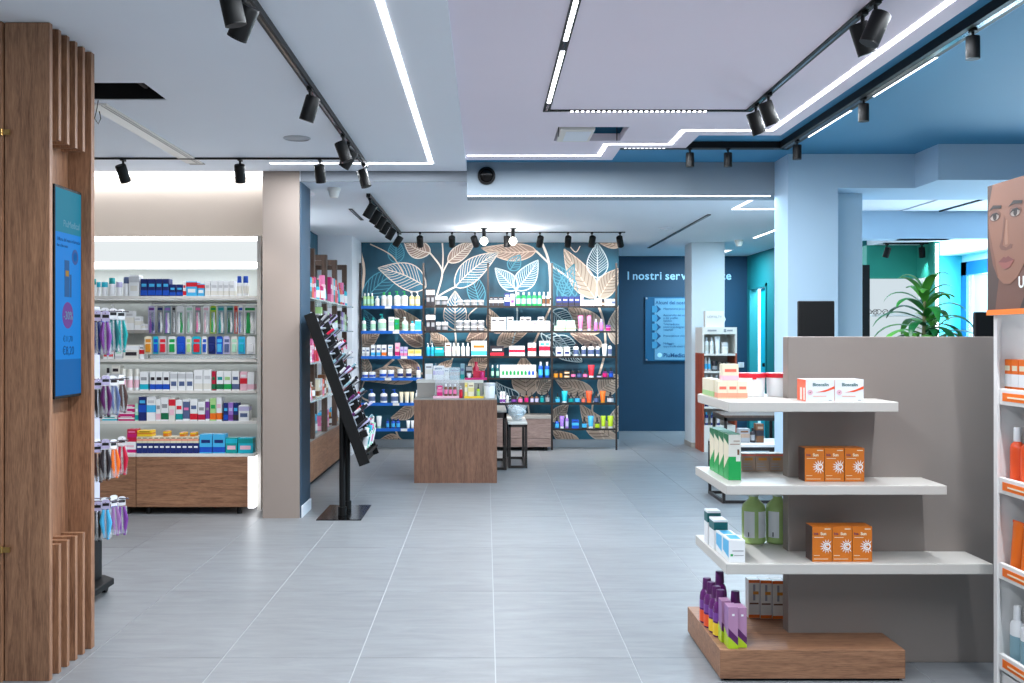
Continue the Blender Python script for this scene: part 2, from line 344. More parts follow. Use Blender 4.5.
LEAVES = [ # base px, tip px, width px, fill, line, veins, bend
 ((426,287),(378,268),27,'u','c',10,-.06),((430,253),(403,238),19,'b','c',8,.1),((448,262),(476,240),15,'b','c',8,.0),((455,287),(499,252),23,'u','c',11,.05),
 ((536,251),(481,248),18,'b','t',9,.05),((516,290),(495,268),17,'u','w',9,.0),((516,290),(538,260),21,'u','w',10,-.03),((595,298),(564,249),24,'c','t',7,.02),
 ((597.5,278),(597,243),22,'n','w',10,0),((599,298),(622,268),20,'c','t',7,.05),((620,246),(596,240),9,'t','t',4,0),((455,330),(455,291),24,'u','c',9,0),
 ((425,333),(394,306),20,'t','t',7,.1),((359,350),(380,331),16,'t','t',6,.05),((424,345),(398,331),14,'b','t',6,0),((449,351),(430,331),14,'t','t',6,0),
 ((487,330),(466,341),16,'b','t',6,0),((497,345),(528,331),16,'t','t',7,.05),((552,311),(575,330),20,'n','w',8,0),((602,331),(568,306),24,'t','t',7,.05),
 ((616,345),(622,303),18,'c','t',7,.06),((552,338),(582,362),24,'n','w',9,0),((541,333),(570,350),14,'n','w',6,0),((602,346),(570,333),14,'b','t',6,0),
 ((527,397),(523,356),28,'t','t',7,0),((519,397),(496,382),16,'n','w',5,.2),((538,393),(552,379),16,'c','t',6,.1),((593,393),(555,379),18,'t','t',7,.05),
 ((599,392),(622,376),22,'t','t',7,.05),((552,421),(568,404),14,'c','t',6,0),((615,440),(580,404),22,'t','t',7,.08),((579,443),(552,430),16,'t','t',6,.1),
 ((612,433),(622,403),16,'c','t',6,0),((366,377),(364,355),13,'c','t',5,0),((420,373),(398,358),14,'b','t',6,0),((414,379),(359,380),18,'t','t',6,-.08),
 ((415,405),(391,418),13,'t','t',6,.1),((398,437),(379,441),9,'t','t',4,0),((396,263),(396,238),17,'n','g',8,0),((362,305),(410,268),22,'n','g',8,.1),
 ((500,333),(489,309),16,'t','t',6,.05),((470,372),(488,356),18,'t','t',7,0),((437,375),(452,360),12,'t','t',5,0),((575,297),(551,262),20,'n','g',7,0),
 ((480,305),(470,270),18,'n','g',8,0),((510,270),(520,255),14,'n','g',6,0),((560,302),(574,264),16,'n','g',7,0),((376,332),(364,310),12,'n','g',6,0)]
for i, (b_, t_, w_, f_, l_, v_, bn) in enumerate(LEAVES):
    leaf_on(mural, mconv, mclip, b_, t_, w_*pm, f_, l_, v_, bn, off=0.00012*(i % 12)+(0.0016 if l_ in 'cw' and f_ != 't' else 0))
for i, (pts, l_, lw) in enumerate([([(430,253),(440,266),(442,276),(436,298)],'c',.022),([(442,240),(443,256),(442,276)],'c',.018),([(448,262),(443,272),(441,280)],'c',.018),([(455,287),(445,292),(436,298)],'c',.022),
  ([(541,241),(549,264),(551,306)],'c',.03),([(536,251),(552,266),(566,276),(580,288)],'c',.024),([(597.5,278),(597,290),(595,299)],'w',.024),([(358,247),(364,269),(361,300),(359,330)],'t',.034),([(376,374),(394,359)],'t',.03),
  ([(436,298),(434,320),(430,345)],'c',.02),([(595,299),(603,320),(605,350),(598,378)],'t',.028),([(516,290),(517,320),(512,345)],'w',.02),([(551,306),(540,330),(528,357)],'t',.026),([(398,359),(412,370),(424,374)],'t',.026),
  ([(455,330),(455,350),(445,378)],'c',.02),([(600,392),(592,410),(604,440)],'t',.024),([(366,377),(360,395),(372,402)],'t',.022),([(527,397),(529,414)],'c',.02),([(480,305),(468,318),(488,330)],'c',.014),
  ([(392,417),(398,436),(406,443)],'t',.022),([(566,241),(575,252),(580,246)],'t',.012),([(370,244),(392,256),(404,275)],'t',.014)]):
    stem_on(pts, l_, lw, 0.0003*i/4)
# leaves of the same paper on the left wall above the cosmetics
lm = mk('mural', MB().box(0,0.004,0,3.4,0,0.9), MURAL, wl, loc=(2.02-2.085+0.13,-1.94,1.72))
lm.location = Vector((-2.02, 8.98, 1.72))-wl.location
def lconv(y, z): return (y, z)
def leaf_left(b_, t_, w):
    o = leaf_on(lm, lconv, lambda x,y,z: (0.004-y, min(max(x-.4,0.0),3.4), min(max(z,0),0.9)), b_, t_, w, 'c', 'c', 7)
for (b_, t_, w) in [((2.6,.35),(2.2,.85),.3),((1.5,.4),(1.2,.88),.3),((3.3,.45),(3.0,.85),.28),((.6,.4),(.9,.85),.3),((2.0,.3),(1.75,.7),.25)]: leaf_left(b_, t_, w)
# lettering and services panel on the blue wall
YS = 15.60
LBL = mat('pale_blue_lettering', (180,228,250), 0.5)
t = thing('wall_lettering', 'pale blue lettering on the dark blue rear wall', 'lettering', (X_(627.5,YS), YS-0.004, Z_(279.5,YS)))
def letters(parent, name, s, size, m, bold, ext=0.0015, loc=(0,0,0), width=None):
    # one part for each letter, set on one line at the width given
    cu = [text(name, ch, size, m, parent, ext=ext, bold=bold) if ch != ' ' else None for ch in s]
    adv = []
    for ch, o in zip(s, cu):
        if o is None: adv.append(size*.26); continue
        xs_ = [v.co.x for v in o.data.vertices]; adv.append(max(xs_)-min(xs_)+size*.075); o['x0'] = min(xs_)
    k = (width/sum(adv)) if width else 1.0; x = 0
    for o, a in zip(cu, adv):
        if o is not None: o.location = (loc[0]+x-o['x0']*k, loc[1], loc[2]); o.scale = (k,k,1); del o['x0']
        x += a*k
letters(t, 'letter', 'I nostri servizi per te', 0.335, LBL, 0.006, width=X_(732,YS)-X_(627.5,YS))
pl = thing('services_panel', 'acrylic panel listing services on the dark blue rear wall', 'sign', (X_(645,YS), YS-0.03, Z_(361,YS)))
pw, ph = X_(706,YS)-X_(645,YS), (361-297)/F*YS
bx('backing', 0, pw, 0.0, 0.012, 0, ph, mat('panel_blue', (14,92,132), 0.3), pl)
bx('sheet', 0.14, pw, -0.004, -0.001, 0.02, ph-0.02, mat('panel_pale_blue', (104,160,190), 0.35), pl)
DKB = mat('panel_ink', (22,84,128), 0.5)
for k, zz in enumerate([.83,.69,.55,.41,.27]):
    mk('arrow', MB().prism([(0.10,-0.05),(0.17,-0.05),(0.235,0),(0.17,0.05),(0.10,0.05)], 'y', -0.010, -0.004), mat('arrow_blue', (60,146,186), .4), pl, loc=(0,0,ph*zz-0.02))
    mk('arrow_head', MB().prism([(0.165,-0.06),(0.235,0),(0.165,0.06),(0.185,0)], 'y', -0.013, -0.010), DKB, pl, loc=(0,0,ph*zz-0.02))
LN = [['Misurazione pressione'],['Autoanalisi del sangue','e del profilo','lipidico'],['Telemedicina','elettrocardiogramma e holter','refertati'],['Prenotazione visite'],['Noleggio','apparecchi elettromedicali']]
for k, zz in enumerate([.83,.69,.55,.41,.27]):
    n_ = len(LN[k])
    for q, s_ in enumerate(LN[k]): text('text_line', s_, 0.045, DKB, pl, (0.27, -0.006, ph*zz-0.03+(n_-1)*0.02-q*0.042), ext=0.0008)
letters(pl, 'heading_letter', 'Alcuni dei nostri servizi', 0.075, DKB, 0.0015, 0.0008, (0.15,-0.006,ph-0.11), width=.74)
text('brand_name', 'PiuMedical', 0.085, DKB, pl, (0.27, -0.006, 0.06), ext=0.0008, bold=0.002)
b = MB(); b.lathe([(0.035,0),(0.035,0.003)], 20); mk('brand_mark', b, LBL, pl, loc=(0.215,-0.004,0.09), rot=(PI/2,0,0))
for sx in (0.0, pw-0.05): mk('standoff', MB().rod((sx+0.02,-0.006,ph-0.02),(sx+0.02,0.03,ph-0.02),0.014), CHROME, pl)
for sx in (0.0, pw-0.05): mk('standoff', MB().rod((sx+0.02,-0.006,0.02),(sx+0.02,0.03,0.02),0.014), CHROME, pl)
sw = thing('wall_plate', 'small pale switch plate on the dark blue rear wall', 'switch', (X_(738,YS), YS-0.012, Z_(367.5,YS)))
bx('plate', 0, 0.09, 0, 0.012, 0, 0.08, WHITEP, sw, bev=0.003); bx('rocker', 0.02, 0.07, -0.004, 0, 0.015, 0.065, SHELFW, sw)
# ================================================================ ceiling fixtures
o = thing('added_fill_panel', 'added square fill light, unseen in the rear ceiling behind the rear column', 'added light', (3.25,14.6,ZB))  # unseen lamp added to brighten the lettering wall, hidden by the column
mk('frame', MB().box(-.2,.2,-.2,.2,-.008,0), SHELFW, o); mk('diffuser', MB().box(-.18,.18,-.18,.18,-.010,-.008), LEDW, o); area('added_fill_glow', (3.25,14.6,ZB-.014), .36, .36, 55, BLUE)
def led(label, pts, z, w=0.03, power=0, m=LED, grp='ceiling light lines', down=0.004, col=COOL):
    """one continuous light line of straight runs through pts (x, y)"""
    o = thing('light_line', label, 'light strip', (pts[0][0], pts[0][1], z), grp); x0, y0 = pts[0]
    for (a, b2) in zip(pts[:-1], pts[1:]):
        xa, xb = sorted((a[0]-x0, b2[0]-x0)); ya, yb = sorted((a[1]-y0, b2[1]-y0))
        mk('diffuser', MB().box(xa-w/2, xb+w/2, ya-w/2, yb+w/2, -down, 0.0), m, o)
        if power:
            L = abs(xb-xa)+abs(yb-ya); area('line_glow', ((a[0]+b2[0])/2, (a[1]+b2[1])/2, z-down-0.006), max(xb-xa, w), max(yb-ya, w), power*L, col)
    return o
led('long white light line forming an L in the left ceiling', [(-0.41,0.5),(-0.41,7.73),(-1.60,7.73)], ZA, power=22)
led('stepped white light line along the edge of the dropped ceiling panel', [(-0.12,7.52),(0.82,7.52),(0.82,7.07),(1.26,7.07),(1.26,6.60),(1.82,6.60),(1.82,0.5)], ZC, power=22)
led('straight white light line under the grey ceiling beam', [(-0.13,8.13),(2.22,8.13)], 2.53, 0.025, power=7, col=BLUE)
led('angled white light line in the rear ceiling beside the middle column', [(2.36,8.75),(2.36,9.86),(3.1,9.86)], ZB, power=36, col=BLUE)
led('short white light line far back near the teal wall', [(3.3,11.6),(3.3,12.7)], ZB, power=35, col=BLUE)
led('white cove light above the beige wall behind the shelves', [(-4.4,8.75),(-1.80,8.75)], 2.81, 0.07, power=2.5, m=LED, down=0.03)
led('thin white light line at the corner of the green wall', [(4.63,10.28),(4.63,10.285)], 1.9, 0.02, grp='side room lights') if False else None
def track(label, pts, z, w=0.035, h=0.03, grp='black ceiling tracks'):
    o = thing('ceiling_track', label, 'track', (pts[0][0], pts[0][1], z), grp); x0, y0 = pts[0]
    for (a, b2) in zip(pts[:-1], pts[1:]):
        xa, xb = sorted((a[0]-x0, b2[0]-x0)); ya, yb = sorted((a[1]-y0, b2[1]-y0))
        mk('rail', MB().box(xa-w/2, xb+w/2, ya-w/2, yb+w/2, -h, 0), BLACK, o)
        mk('conductor_groove', MB().box(xa-w/6, xb+w/6, ya-w/6, yb+w/6, -h-0.001, -h+0.002), BLACKG, o)
    return o
def head_mesh():
    if 'head' in MATS: return MATS['head']
    b = MB().lathe([(0.036,-0.062),(0.0385,-0.056),(0.0385,0.056),(0.036,0.062)], 18)
    r = MB().lathe([(0.0385,0),(0.0385,0.006),(0.031,0.006),(0.030,0.001)], 18)
    l = MB().lathe([(0.029,0.0),(0.029,0.003)], 16)
    s = MB().rod((0,0,0),(0,0,-0.055),0.008).box(-0.013,0.013,-0.03,0.03,-0.012,0)
    MATS['head'] = [x.mesh(n) for x, n in ((b,'body'),(r,'rim'),(l,'lens'),(s,'stem'))]
    return MATS['head']
def spot(x, y, z, label, tx=0.0, ty=0.0, power=14, grp='black track spotlights', sc_=1.0, col=NEUT, lens=LENS, cone=1.25, blend=0.7):
    me = head_mesh(); o = thing('track_spotlight', label, 'spotlight', (x,y,z), grp); o.scale = (sc_,)*3
    link('stem', me[3], BLACK, o)
    bd = link('body', me[0], BLACK, o, loc=(0,0,-0.10), rot=(tx,ty,0))
    link('rim', me[1], BLACK, bd, loc=(0,0,-0.067)); link('lens', me[2], lens, bd, loc=(0,0,-0.0655))
    if power:
        L = bpy.data.lights.new('spot_beam', 'SPOT'); L.energy = power; L.spot_size = cone; L.spot_blend = blend; L.shadow_soft_size = 0.04; L.color = col
        lo = bpy.data.objects.new('spot_beam', L); COL.objects.link(lo); lo.parent = bd; lo.location = (0,0,-0.075)
    return o
ta = 'left ceiling'
track('long black track running away from the camera in the left ceiling', [(-0.90,1.0),(-0.90,7.74)], ZA)
track('black track crossing the left ceiling in front of the beige wall', [(-4.4,7.50),(-0.92,7.50)], ZA, 0.03, 0.012)
for i, (y, tx, ty) in enumerate([(3.66,.1,-.2),(3.84,.3,.5),(5.29,.1,.32),(6.52,.0,-.35),(6.78,.2,.6),(7.62,-.1,-.3)]):
    spot(-0.90, y, ZA-0.03, f'black cylinder spotlight, {ORD[i+1]} from camera on the long left track', tx, ty, 16)
for i, (px, tx, ty) in enumerate([(123,.45,-.2),(240,.45,.05),(320,.4,-.05)]):
    spot(X_(px,7.5), 7.5, ZA-0.012, f'black cylinder spotlight, {ORD[i+1]} from left before the beige wall', tx, ty, 20)
tr = track('thin black U-shaped track set in the dropped ceiling panel', [(0.352,0.5),(0.352,6.02),(1.53,6.02),(1.53,0.5)], ZC, 0.04, 0.006)
for (y0, y1) in [(4.75,5.80),(3.6,4.6)]:
    n = 16; b = MB()
    for k in range(n if y0 < 4 else 1):
        a0 = y0+(y1-y0)*k/(n if y0 < 4 else 1); a1 = y0+(y1-y0)*(k+(0.7 if y0 < 4 else 1))/(n if y0 < 4 else 1)
        b.box(-0.010,0.010,a0-0.5,a1-0.5,-0.0085,-0.006)
    mk('light_module', b, LED, tr)
b = MB()
for k in range(26): b.box(0.14+k*0.031, 0.14+k*0.031+0.016, 5.51, 5.53, -0.0085, -0.006)
mk('light_module', b, LED, tr)
for i, (y, tx, ty) in enumerate([(4.06,.05,.4),(4.20,.1,-.35),(5.60,.1,-.4),(5.86,.1,-.35)]):
    spot(1.53, y, ZC-0.006, f'black cylinder spotlight, {ORD[i+1]} from camera on the U-shaped track', tx, ty, 16)
tr = track('wide black track bending along the blue ceiling edge', [(0.95,7.28),(2.10,7.28),(2.10,0.5)], ZD, 0.08, 0.045)
for (y0,y1) in [(6.05,6.85),(4.9,5.7)]: mk('light_module', MB().box(1.15+0.032,1.15+0.041,y0-7.28,y1-7.28,-0.046,-0.030), LED, tr)
b = MB()
for k in range(10): b.box(0.02+k*0.03, 0.036+k*0.03, -0.03, -0.014, -0.047, -0.045)
mk('light_module', b, LEDW, tr)
for i, (x, y) in enumerate([(2.10,4.46),(2.10,5.75),(2.10,6.98)]):
    spot(x, y, ZD-0.045, f'black downward spotlight, {ORD[i+1]} from camera under the blue ceiling', 0, 0, 14, sc_=0.76)
for i, px in enumerate([690,728]):
    spot(X_(px,7.28), 7.28, ZD-0.045, f'black downward spotlight, {["left","right"][i]} of two before the grey beam', 0, 0, 12, sc_=0.76)
track('black track running back through the rear ceiling with clustered spotlights', [(-1.0,8.8),(-1.0,12.0)], ZB)
track('thin black track along the top of the leaf mural', [(-0.98,12.0),(1.60,12.0)], ZB, 0.03, 0.010)
for i, px in enumerate([370,376,381,385.5,391,398]):
    spot(-1.0, 1034/(486-px), ZB-0.03, f'black spotlight, {ORD[i+1]} from front of the clustered rear track', .1, .55, 12)
for i, px in enumerate([420,452,475,507,540,568,592,620]):
    spot(X_(px,12.0), 12.0, ZB-0.01, f'black spotlight, {ORD[i+1]} from left along the mural track', .72 if px != 507 else .0, [0,0,-.35,0,.15,0,.1,-.3][i], 62, col=NEUT, cone=2.4, blend=1.0)
track('black line slot in the rear ceiling toward the lettering', [(2.22,10.3),(2.22,14.1)], ZB, 0.035, 0.008)
track('short black slot in the rear ceiling above the cosmetics', [(-1.29,9.85),(-1.29,10.75)], ZB, 0.035, 0.006)
for i, px in enumerate([484,513]):
    o = thing('pendant_bulb', f'glowing round bulb, {["left","right"][i]} of two hanging before the mural', 'bulb', (X_(px,11.6),11.6,ZB), 'bare bulbs before the mural')
    mk('socket', MB().rod((0,0,0),(0,0,-0.10),0.022).rod((0,0,0),(0,0,-0.008),0.04), BLACK, o)
    mk('globe', MB().lathe([(0.004,-0.19),(0.026,-0.183),(0.042,-0.16),(0.045,-0.145),(0.038,-0.122),(0.02,-0.102)],16), emit('bulb_glass',(255,250,240),9), o)
    L = bpy.data.lights.new('bulb_glow','POINT'); L.energy = 10; L.shadow_soft_size = 0.045; lo = bpy.data.objects.new('bulb_glow',L); lo.parent = o; lo.location = (0,0,-0.25); COL.objects.link(lo)
for (px, py, s_, lab) in [(334,188,1,'white smoke detector on the rear ceiling by the blue column'),(739,240,1,'white smoke detector on the rear ceiling before the teal wall')]:
    Y = F*(ZB-EYE)/(CY-py)
    o = thing('smoke_detector', lab, 'detector', (X_(px,Y),Y,ZB), 'ceiling smoke detectors')
    mk('base', MB().lathe([(0.055,0),(0.055,-0.02),(0.05,-0.025)],20), SHELFW, o); mk('chamber', MB().lathe([(0.048,-0.025),(0.04,-0.06),(0.034,-0.075),(0.028,-0.08)],20), SHELFW, o)
def disc(lab, x, y, z, r, m): 
    o = thing('ceiling_speaker', lab, 'speaker', (x,y,z))
    mk('rim', MB().lathe([(r,0),(r,-0.006),(r*0.9,-0.010),(r*0.88,-0.004)],28), m, o); mk('grille', MB().lathe([(r*0.88,-0.003),(r*0.5,-0.007),(0.01,-0.008)],28), m, o)
disc('flat round grey speaker cover in the left ceiling', -1.234, 6.75, ZA, 0.088, mat('speaker_grey',(176,178,184),.6))
disc('flat round cover in the rear ceiling near the mural', X_(660,12.0), 11.6, ZB, 0.08, WHITEP)
o = thing('beam_vent', 'round black vent mounted on the grey ceiling beam', 'vent', (X_(486.5,8.1), 8.10, Z_(176,8.1)))
mk('rim', MB().lathe([(0.07,0),(0.07,0.02),(0.055,0.024),(0.052,0.012)],28), BLACK, o, rot=(PI/2,0,0)); mk('cap', MB().lathe([(0.052,0),(0.048,0.02),(0.03,0.034)],28), BLACKG, o, loc=(0,-0.004,0), rot=(PI/2+.25,0.2,0))
o = thing('ceiling_slot_panel', 'long white linear ceiling panel beside the open dark hatch', 'panel', (-2.17,5.75,ZA))
bx('trim_strip', -0.06, 0.06, 0, 1.95, -0.008, 0, SHELFW, o); mk('slot', MB().box(0.02,0.028,0.02,1.93,-0.010,-0.008).box(0.04,0.045,0.02,1.93,-0.010,-0.008), GREYL, o); mk('end_vent', MB().box(-0.05,0.06,1.96,2.02,-0.006,0), GREYL, o)
o = thing('hatch_pipe', 'shiny metal duct lying inside the open left ceiling hatch', 'duct', (-2.15,5.48,2.84))
mk('duct', MB().tube([(-.2,-.15,-0.02),(0,0,0),(.15,.12,0)],0.045,12), CHROME, o); mk('bracket', MB().box(0.28,0.30,-.18,.18,-0.06,0.07).box(0.1,0.36,0.0,0.02,-0.05,-0.03), hatch_side, o)
o = thing('cable_loop', 'thin dark cable loop hanging from the left ceiling', 'cable', (-2.13,5.68,ZA))
mk('wire', MB().tube([(0,0,0),(-.008,0,-.05),(-.02,0,-.10),(0,0,-.13),(.014,0,-.10),(.006,0,-.06)],0.0025,6), BLACK, o)
o = thing('hatch_unit', 'white appliance box hanging in the open ceiling hatch', 'appliance', (0.47,6.52,ZC))
bx('casing', 0.0, 0.22, 0.0, 0.40, -0.015, 0.16, SHELFW, o, bev=0.006); bx('vent_panel', 0.02, 0.08, -0.004, 0.0, 0.03, 0.1, GREYL, o); bx('underside_plate', 0.04,0.2,0.05,0.36,-0.018,-0.015, WHITEP, o)
mk('bracket', MB().box(-0.012,-0.008,0.02,0.04,-0.05,0.15).box(0.40,0.404,0.36,0.38,-0.01,0.15), BLACK, o); mk('hose', MB().tube([(0.22,0.2,0.1),(0.28,0.22,0.06),(0.34,0.2,0.1),(0.42,0.25,0.12)],0.015,8), P('dteal'), o)
# ================================================================ product kinds (origin at base centre, front towards -y)
CACHE = {}
def cmesh(key, fn):
    if key not in CACHE: CACHE[key] = fn().mesh(key[0])
    return CACHE[key]
def prod(kind, x, y, z, w, h, d, cols, label, cat, group=None, rotz=0.0):
    """x, y = centre of the footprint; cols = colour names of the pieces"""
    w = round(w,3); h = round(h,3); d = round(d,3)
    names = {'carton':'carton','bottle':'bottle','pump':'pump_bottle','tube':'cream_tube','jar':'jar','dropper':'dropper_bottle','tub':'tub','flask':'bottle'}
    o = thing(names[kind], label, cat, (x,y,z), group, rotz)
    c0 = cols[0]; c1 = cols[1] if len(cols) > 1 else cols[0]; c2 = cols[2] if len(cols) > 2 else c1; r = w/2
    if kind == 'carton':
        link('box', cmesh(('box',w,h,d), lambda: MB().box(-r,r,-d/2,d/2,0,h)), P(c0), o)
        st = cols[3] if len(cols) > 3 else 'low'
        z0, z1 = {'low':(.06,.34),'mid':(.36,.66),'top':(.66,.94),'tall':(.1,.9),'full':(.02,.98)}[st]
        link('printed_band', cmesh(('printed_band',w,h,d,st), lambda: MB().box(-r-.0006,r+.0006,-d/2-.0006,d/2,z0*h,z1*h)), P(c1), o)
        q0, q1 = {'low':(.55,.72),'mid':(.74,.86),'top':(.25,.5),'tall':(.5,.62),'full':(.55,.7)}[st]
        link('printed_title', cmesh(('printed_title',w,h,d,st), lambda: MB().box(-r*.72,r*.72,-d/2-.0012,-d/2,q0*h,q1*h)), P(c2), o)
        link('flap', cmesh(('flap',w,h,d), lambda: MB().box(-r*.96,r*.96,-d/2+.001,d/2-.001,h,h+.0012)), P(c0), o)
    elif kind in ('bottle','pump'):
        hb = h*(.78 if kind == 'bottle' else .72); f = d/w
        link('body', cmesh(('body',kind,w,h,d), lambda: MB().lathe([(r*.92,0),(r,h*.02),(r,hb*.86),(r*.86,hb*.94),(r*.45,hb)],14,fy=f)), P(c0), o)
        if kind == 'bottle':
            link('cap', cmesh(('cap',w,h,d), lambda: MB().lathe([(r*.46,hb),(r*.48,hb+.01*h),(r*.46,h*.985),(r*.4,h)],12,fy=min(1,f*1.2))), P(c1), o)
        else:
            link('pump_head', cmesh(('pump_head',w,h,d), lambda: MB().lathe([(r*.42,hb),(r*.42,hb+.07*h),(r*.14,hb+.08*h),(r*.14,h*.93)],10).box(-r*.62,r*.2,-r*.16,r*.16,h*.93,h)), P(c1), o)
        link('paper_label', cmesh(('paper_label',kind,w,h,d), lambda: MB().lathe([(r*1.012,hb*.2),(r*1.012,hb*.68)],14,fy=f)), P(c2), o)
    elif kind == 'tube':
        def body():
            b = MB(); rs = []; n = 14
            for s in (0,.12,.5,.85,1):
                rx = r*(.74+.26*s); ry = r*.74*(1-s)**.6+.0015*0+.0012
                rs.append([(rx*math.cos(2*PI*i/n), ry*math.sin(2*PI*i/n), h*(.16+.84*s)) for i in range(n)])
            return b.rings(rs)
        link('tube_body', cmesh(('tube_body',w,h), body), P(c0), o)
        link('screw_cap', cmesh(('screw_cap',w,h), lambda: MB().lathe([(r*.72,0),(r*.74,h*.01),(r*.70,h*.16)],14)), P(c1), o)
        link('crimp', cmesh(('crimp',w,h), lambda: MB().box(-r*1.01,r*1.01,-.0018,.0018,h*.95,h)), P(c2), o)
    elif kind == 'jar':
        link('body', cmesh(('body','jar',w,h), lambda: MB().lathe([(r*.9,0),(r*.96,h*.04),(r*.96,h*.6),(r*.9,h*.64)],16)), P(c0), o)
        link('lid', cmesh(('lid',w,h), lambda: MB().lathe([(r,h*.64),(r,h*.96),(r*.95,h)],16)), P(c1), o)
        link('paper_label', cmesh(('paper_label','jar',w,h), lambda: MB().lathe([(r*.975,h*.14),(r*.975,h*.5)],16)), P(c2), o)
    elif kind == 'dropper':
        link('body', cmesh(('body','dropper',w,h), lambda: MB().lathe([(r*.92,0),(r,h*.03),(r,h*.5),(r*.8,h*.58),(r*.38,h*.62)],14)), P(c0), o)
        link('dropper_cap', cmesh(('dropper_cap',w,h), lambda: MB().lathe([(r*.44,h*.62),(r*.44,h*.76),(r*.26,h*.79),(r*.28,h*.92),(r*.16,h)],12)), P('black'), o)
        link('paper_label', cmesh(('paper_label','dropper',w,h), lambda: MB().lathe([(r*1.015,h*.08),(r*1.015,h*.42)],14)), P(c1), o)
    elif kind == 'flask':
        f = d/w; hb = h*.66
        link('body', cmesh(('body',kind,w,h,d), lambda: MB().lathe([(r*.92,0),(r,h*.02),(r,hb*.94),(r*.86,hb)],14,fy=f)), P(c0), o)
        link('cap', cmesh(('cap',kind,w,h,d), lambda: MB().lathe([(r*.84,hb),(r*.86,hb+.01*h),(r*.82,h*.97),(r*.72,h)],14,fy=f)), P(c1), o)
        link('paper_label', cmesh(('paper_label',kind,w,h,d), lambda: MB().lathe([(r*1.012,hb*.2),(r*1.012,hb*.75)],14,fy=f)), P(c2), o)
    elif kind == 'tub':
        link('body', cmesh(('body','tub',w,h), lambda: MB().lathe([(r*.9,0),(r*.93,h*.02),(r*.97,h*.8)],24)), P(c0), o)
        link('lid', cmesh(('lid','tub',w,h), lambda: MB().lathe([(r*1.0,h*.8),(r*1.03,h*.81),(r*1.03,h*.98),(r*.97,h)],24)), P(c1), o)
        link('pull_tab', cmesh(('pull_tab','tub',w,h), lambda: MB().box(-.008,.008,-r*1.09,-r*.98,h*.74,h*.82)), P(c1), o)
    return o
CATS = {'carton':'box','bottle':'bottle','pump':'bottle','tube':'tube','jar':'jar','dropper':'bottle','tub':'tub','flask':'bottle'}
def shelf_goods(items, Y, zb, where, group, depth=None):
    """items: (kind, x0 px, x1 px, top px, colours, description[, base z]); labels single each one out"""
    tot = {}; seen = {}
    for it in items: tot[it[5]] = tot.get(it[5],0)+1
    for it in items:
        kind, x0, x1, ty, cols, desc = it[:6]; z = it[6] if len(it) > 6 and it[6] is not None else zb
        w = (x1-x0)/F*Y*0.965; h = Z_(ty,Y)-z
        if len(it) > 7: h = it[7]
        seen[desc] = seen.get(desc,0)+1
        lab = f'{desc} {where}' if tot[desc] == 1 else f'{ORD[seen[desc]]} {desc} from left {where}'
        d = min(w, depth or .09) if kind != 'carton' else max(.03, min(depth or .1, .1))
        prod(kind, X_((x0+x1)/2, Y), Y+d/2, z, w, h, d, cols, lab, CATS[kind], group)
def row(kind, xs, top, cols, desc):
    return [(kind, a, b_, top, cols, desc) for a, b_ in xs]
# ================================================================ wall unit with oral care at the left
YF = 8.42
unit = thing('shelf_unit', 'white backlit wall shelf unit filled with oral care products', 'shelf unit', (-1.82, 8.80, 0))
UX = lambda x: x+1.82
UY = lambda y: y-8.80
xl = -3.70
LITP = mat('white_backpanel', (200,204,200), 0.5)
mk('back_panel', MB().box(UX(xl),0.0,-0.03,-0.001,0.48,2.0), LITP, unit)
mk('side_panel', MB().box(-0.03,0.0,UY(8.36),-0.03,0.02,2.24), SHELFW, unit)
mk('light_header', MB().box(UX(xl),-0.03,UY(8.46),-0.03,1.99,2.235), emit('lightbox_front',(238,244,246),0.95), unit)
mk('light_edge', MB().box(UX(xl),-0.05,UY(8.44),UY(8.455),1.985,2.03), LED, unit); mk('light_edge', MB().box(UX(xl),-0.05,UY(8.44),UY(8.455),2.205,2.24), LED, unit)
area('header_glow', (-2.75,8.56,1.975), 1.7, 0.12, 3, COOL)
SH = [1.753, 1.240, 0.985, 0.737]
for zz in SH:
    mk('shelf', MB().box(UX(xl),-0.045,UY(8.40),-0.03,zz-0.022,zz), SHELFW, unit)
    area('shelf_glow', (-2.75,8.74,zz-0.03), 1.7, 0.03, .85, COOL, rot=(-0.5,0,0))
mk('riser_shelf', MB().box(UX(X_(104,8.5)),UX(X_(147,8.5)),UY(8.46),-0.03,Z_(333,8.46),Z_(330,8.46)), GREYL, unit)
mk('hook_rail', MB().rod((UX(X_(147,8.5)),UY(8.62),Z_(303,8.6)),(-0.04,UY(8.62),Z_(303,8.6)),0.006).rod((UX(X_(147,8.5)),UY(8.62),Z_(306,8.6)),(-0.04,UY(8.62),Z_(306,8.6)),0.004), CHROME, unit)
mk('price_rail', MB().box(UX(X_(150,8.4)),-0.05,UY(8.405),UY(8.41),1.242,1.272), ACRYL, unit)
# base cabinets
for i, (x0, x1) in enumerate([(-3.68,-2.803),(-2.797,-1.905)]):
    o = thing('base_cabinet', ['walnut base cabinet behind the spinning rack','walnut base cabinet with lit white end under the toothpaste boxes'][i], 'cabinet', ((x0+x1)/2, 8.27, 0), 'walnut cabinets under the oral care shelves')
    hw_ = (x1-x0)/2
    mk('drawer_front', MB().box(-hw_,hw_,0,0.02,0.06,0.462), WOODH, o, bev=0.002); mk('carcass', MB().box(-hw_+.004,hw_-.004,0.02,0.48,0.06,0.462), WOODH, o)
    for sx in (-hw_+.08, hw_-.08):
        for sy in (0.06, 0.42): mk('foot', MB().lathe([(0.022,0),(0.018,0.06)],10,(sx,sy,0)), BLACK, o)
    mk('top', MB().box(-hw_,hw_+(.05 if i else 0),0,0.48,0.462,0.482), SHELFW, o)
    if i: mk('lit_end_panel', MB().box(hw_+.001,hw_+.05,0.0,0.45,0.05,0.462), LEDW, o)
G = 'oral care products on the lit shelves'
w1 = 'on the top oral care shelf'
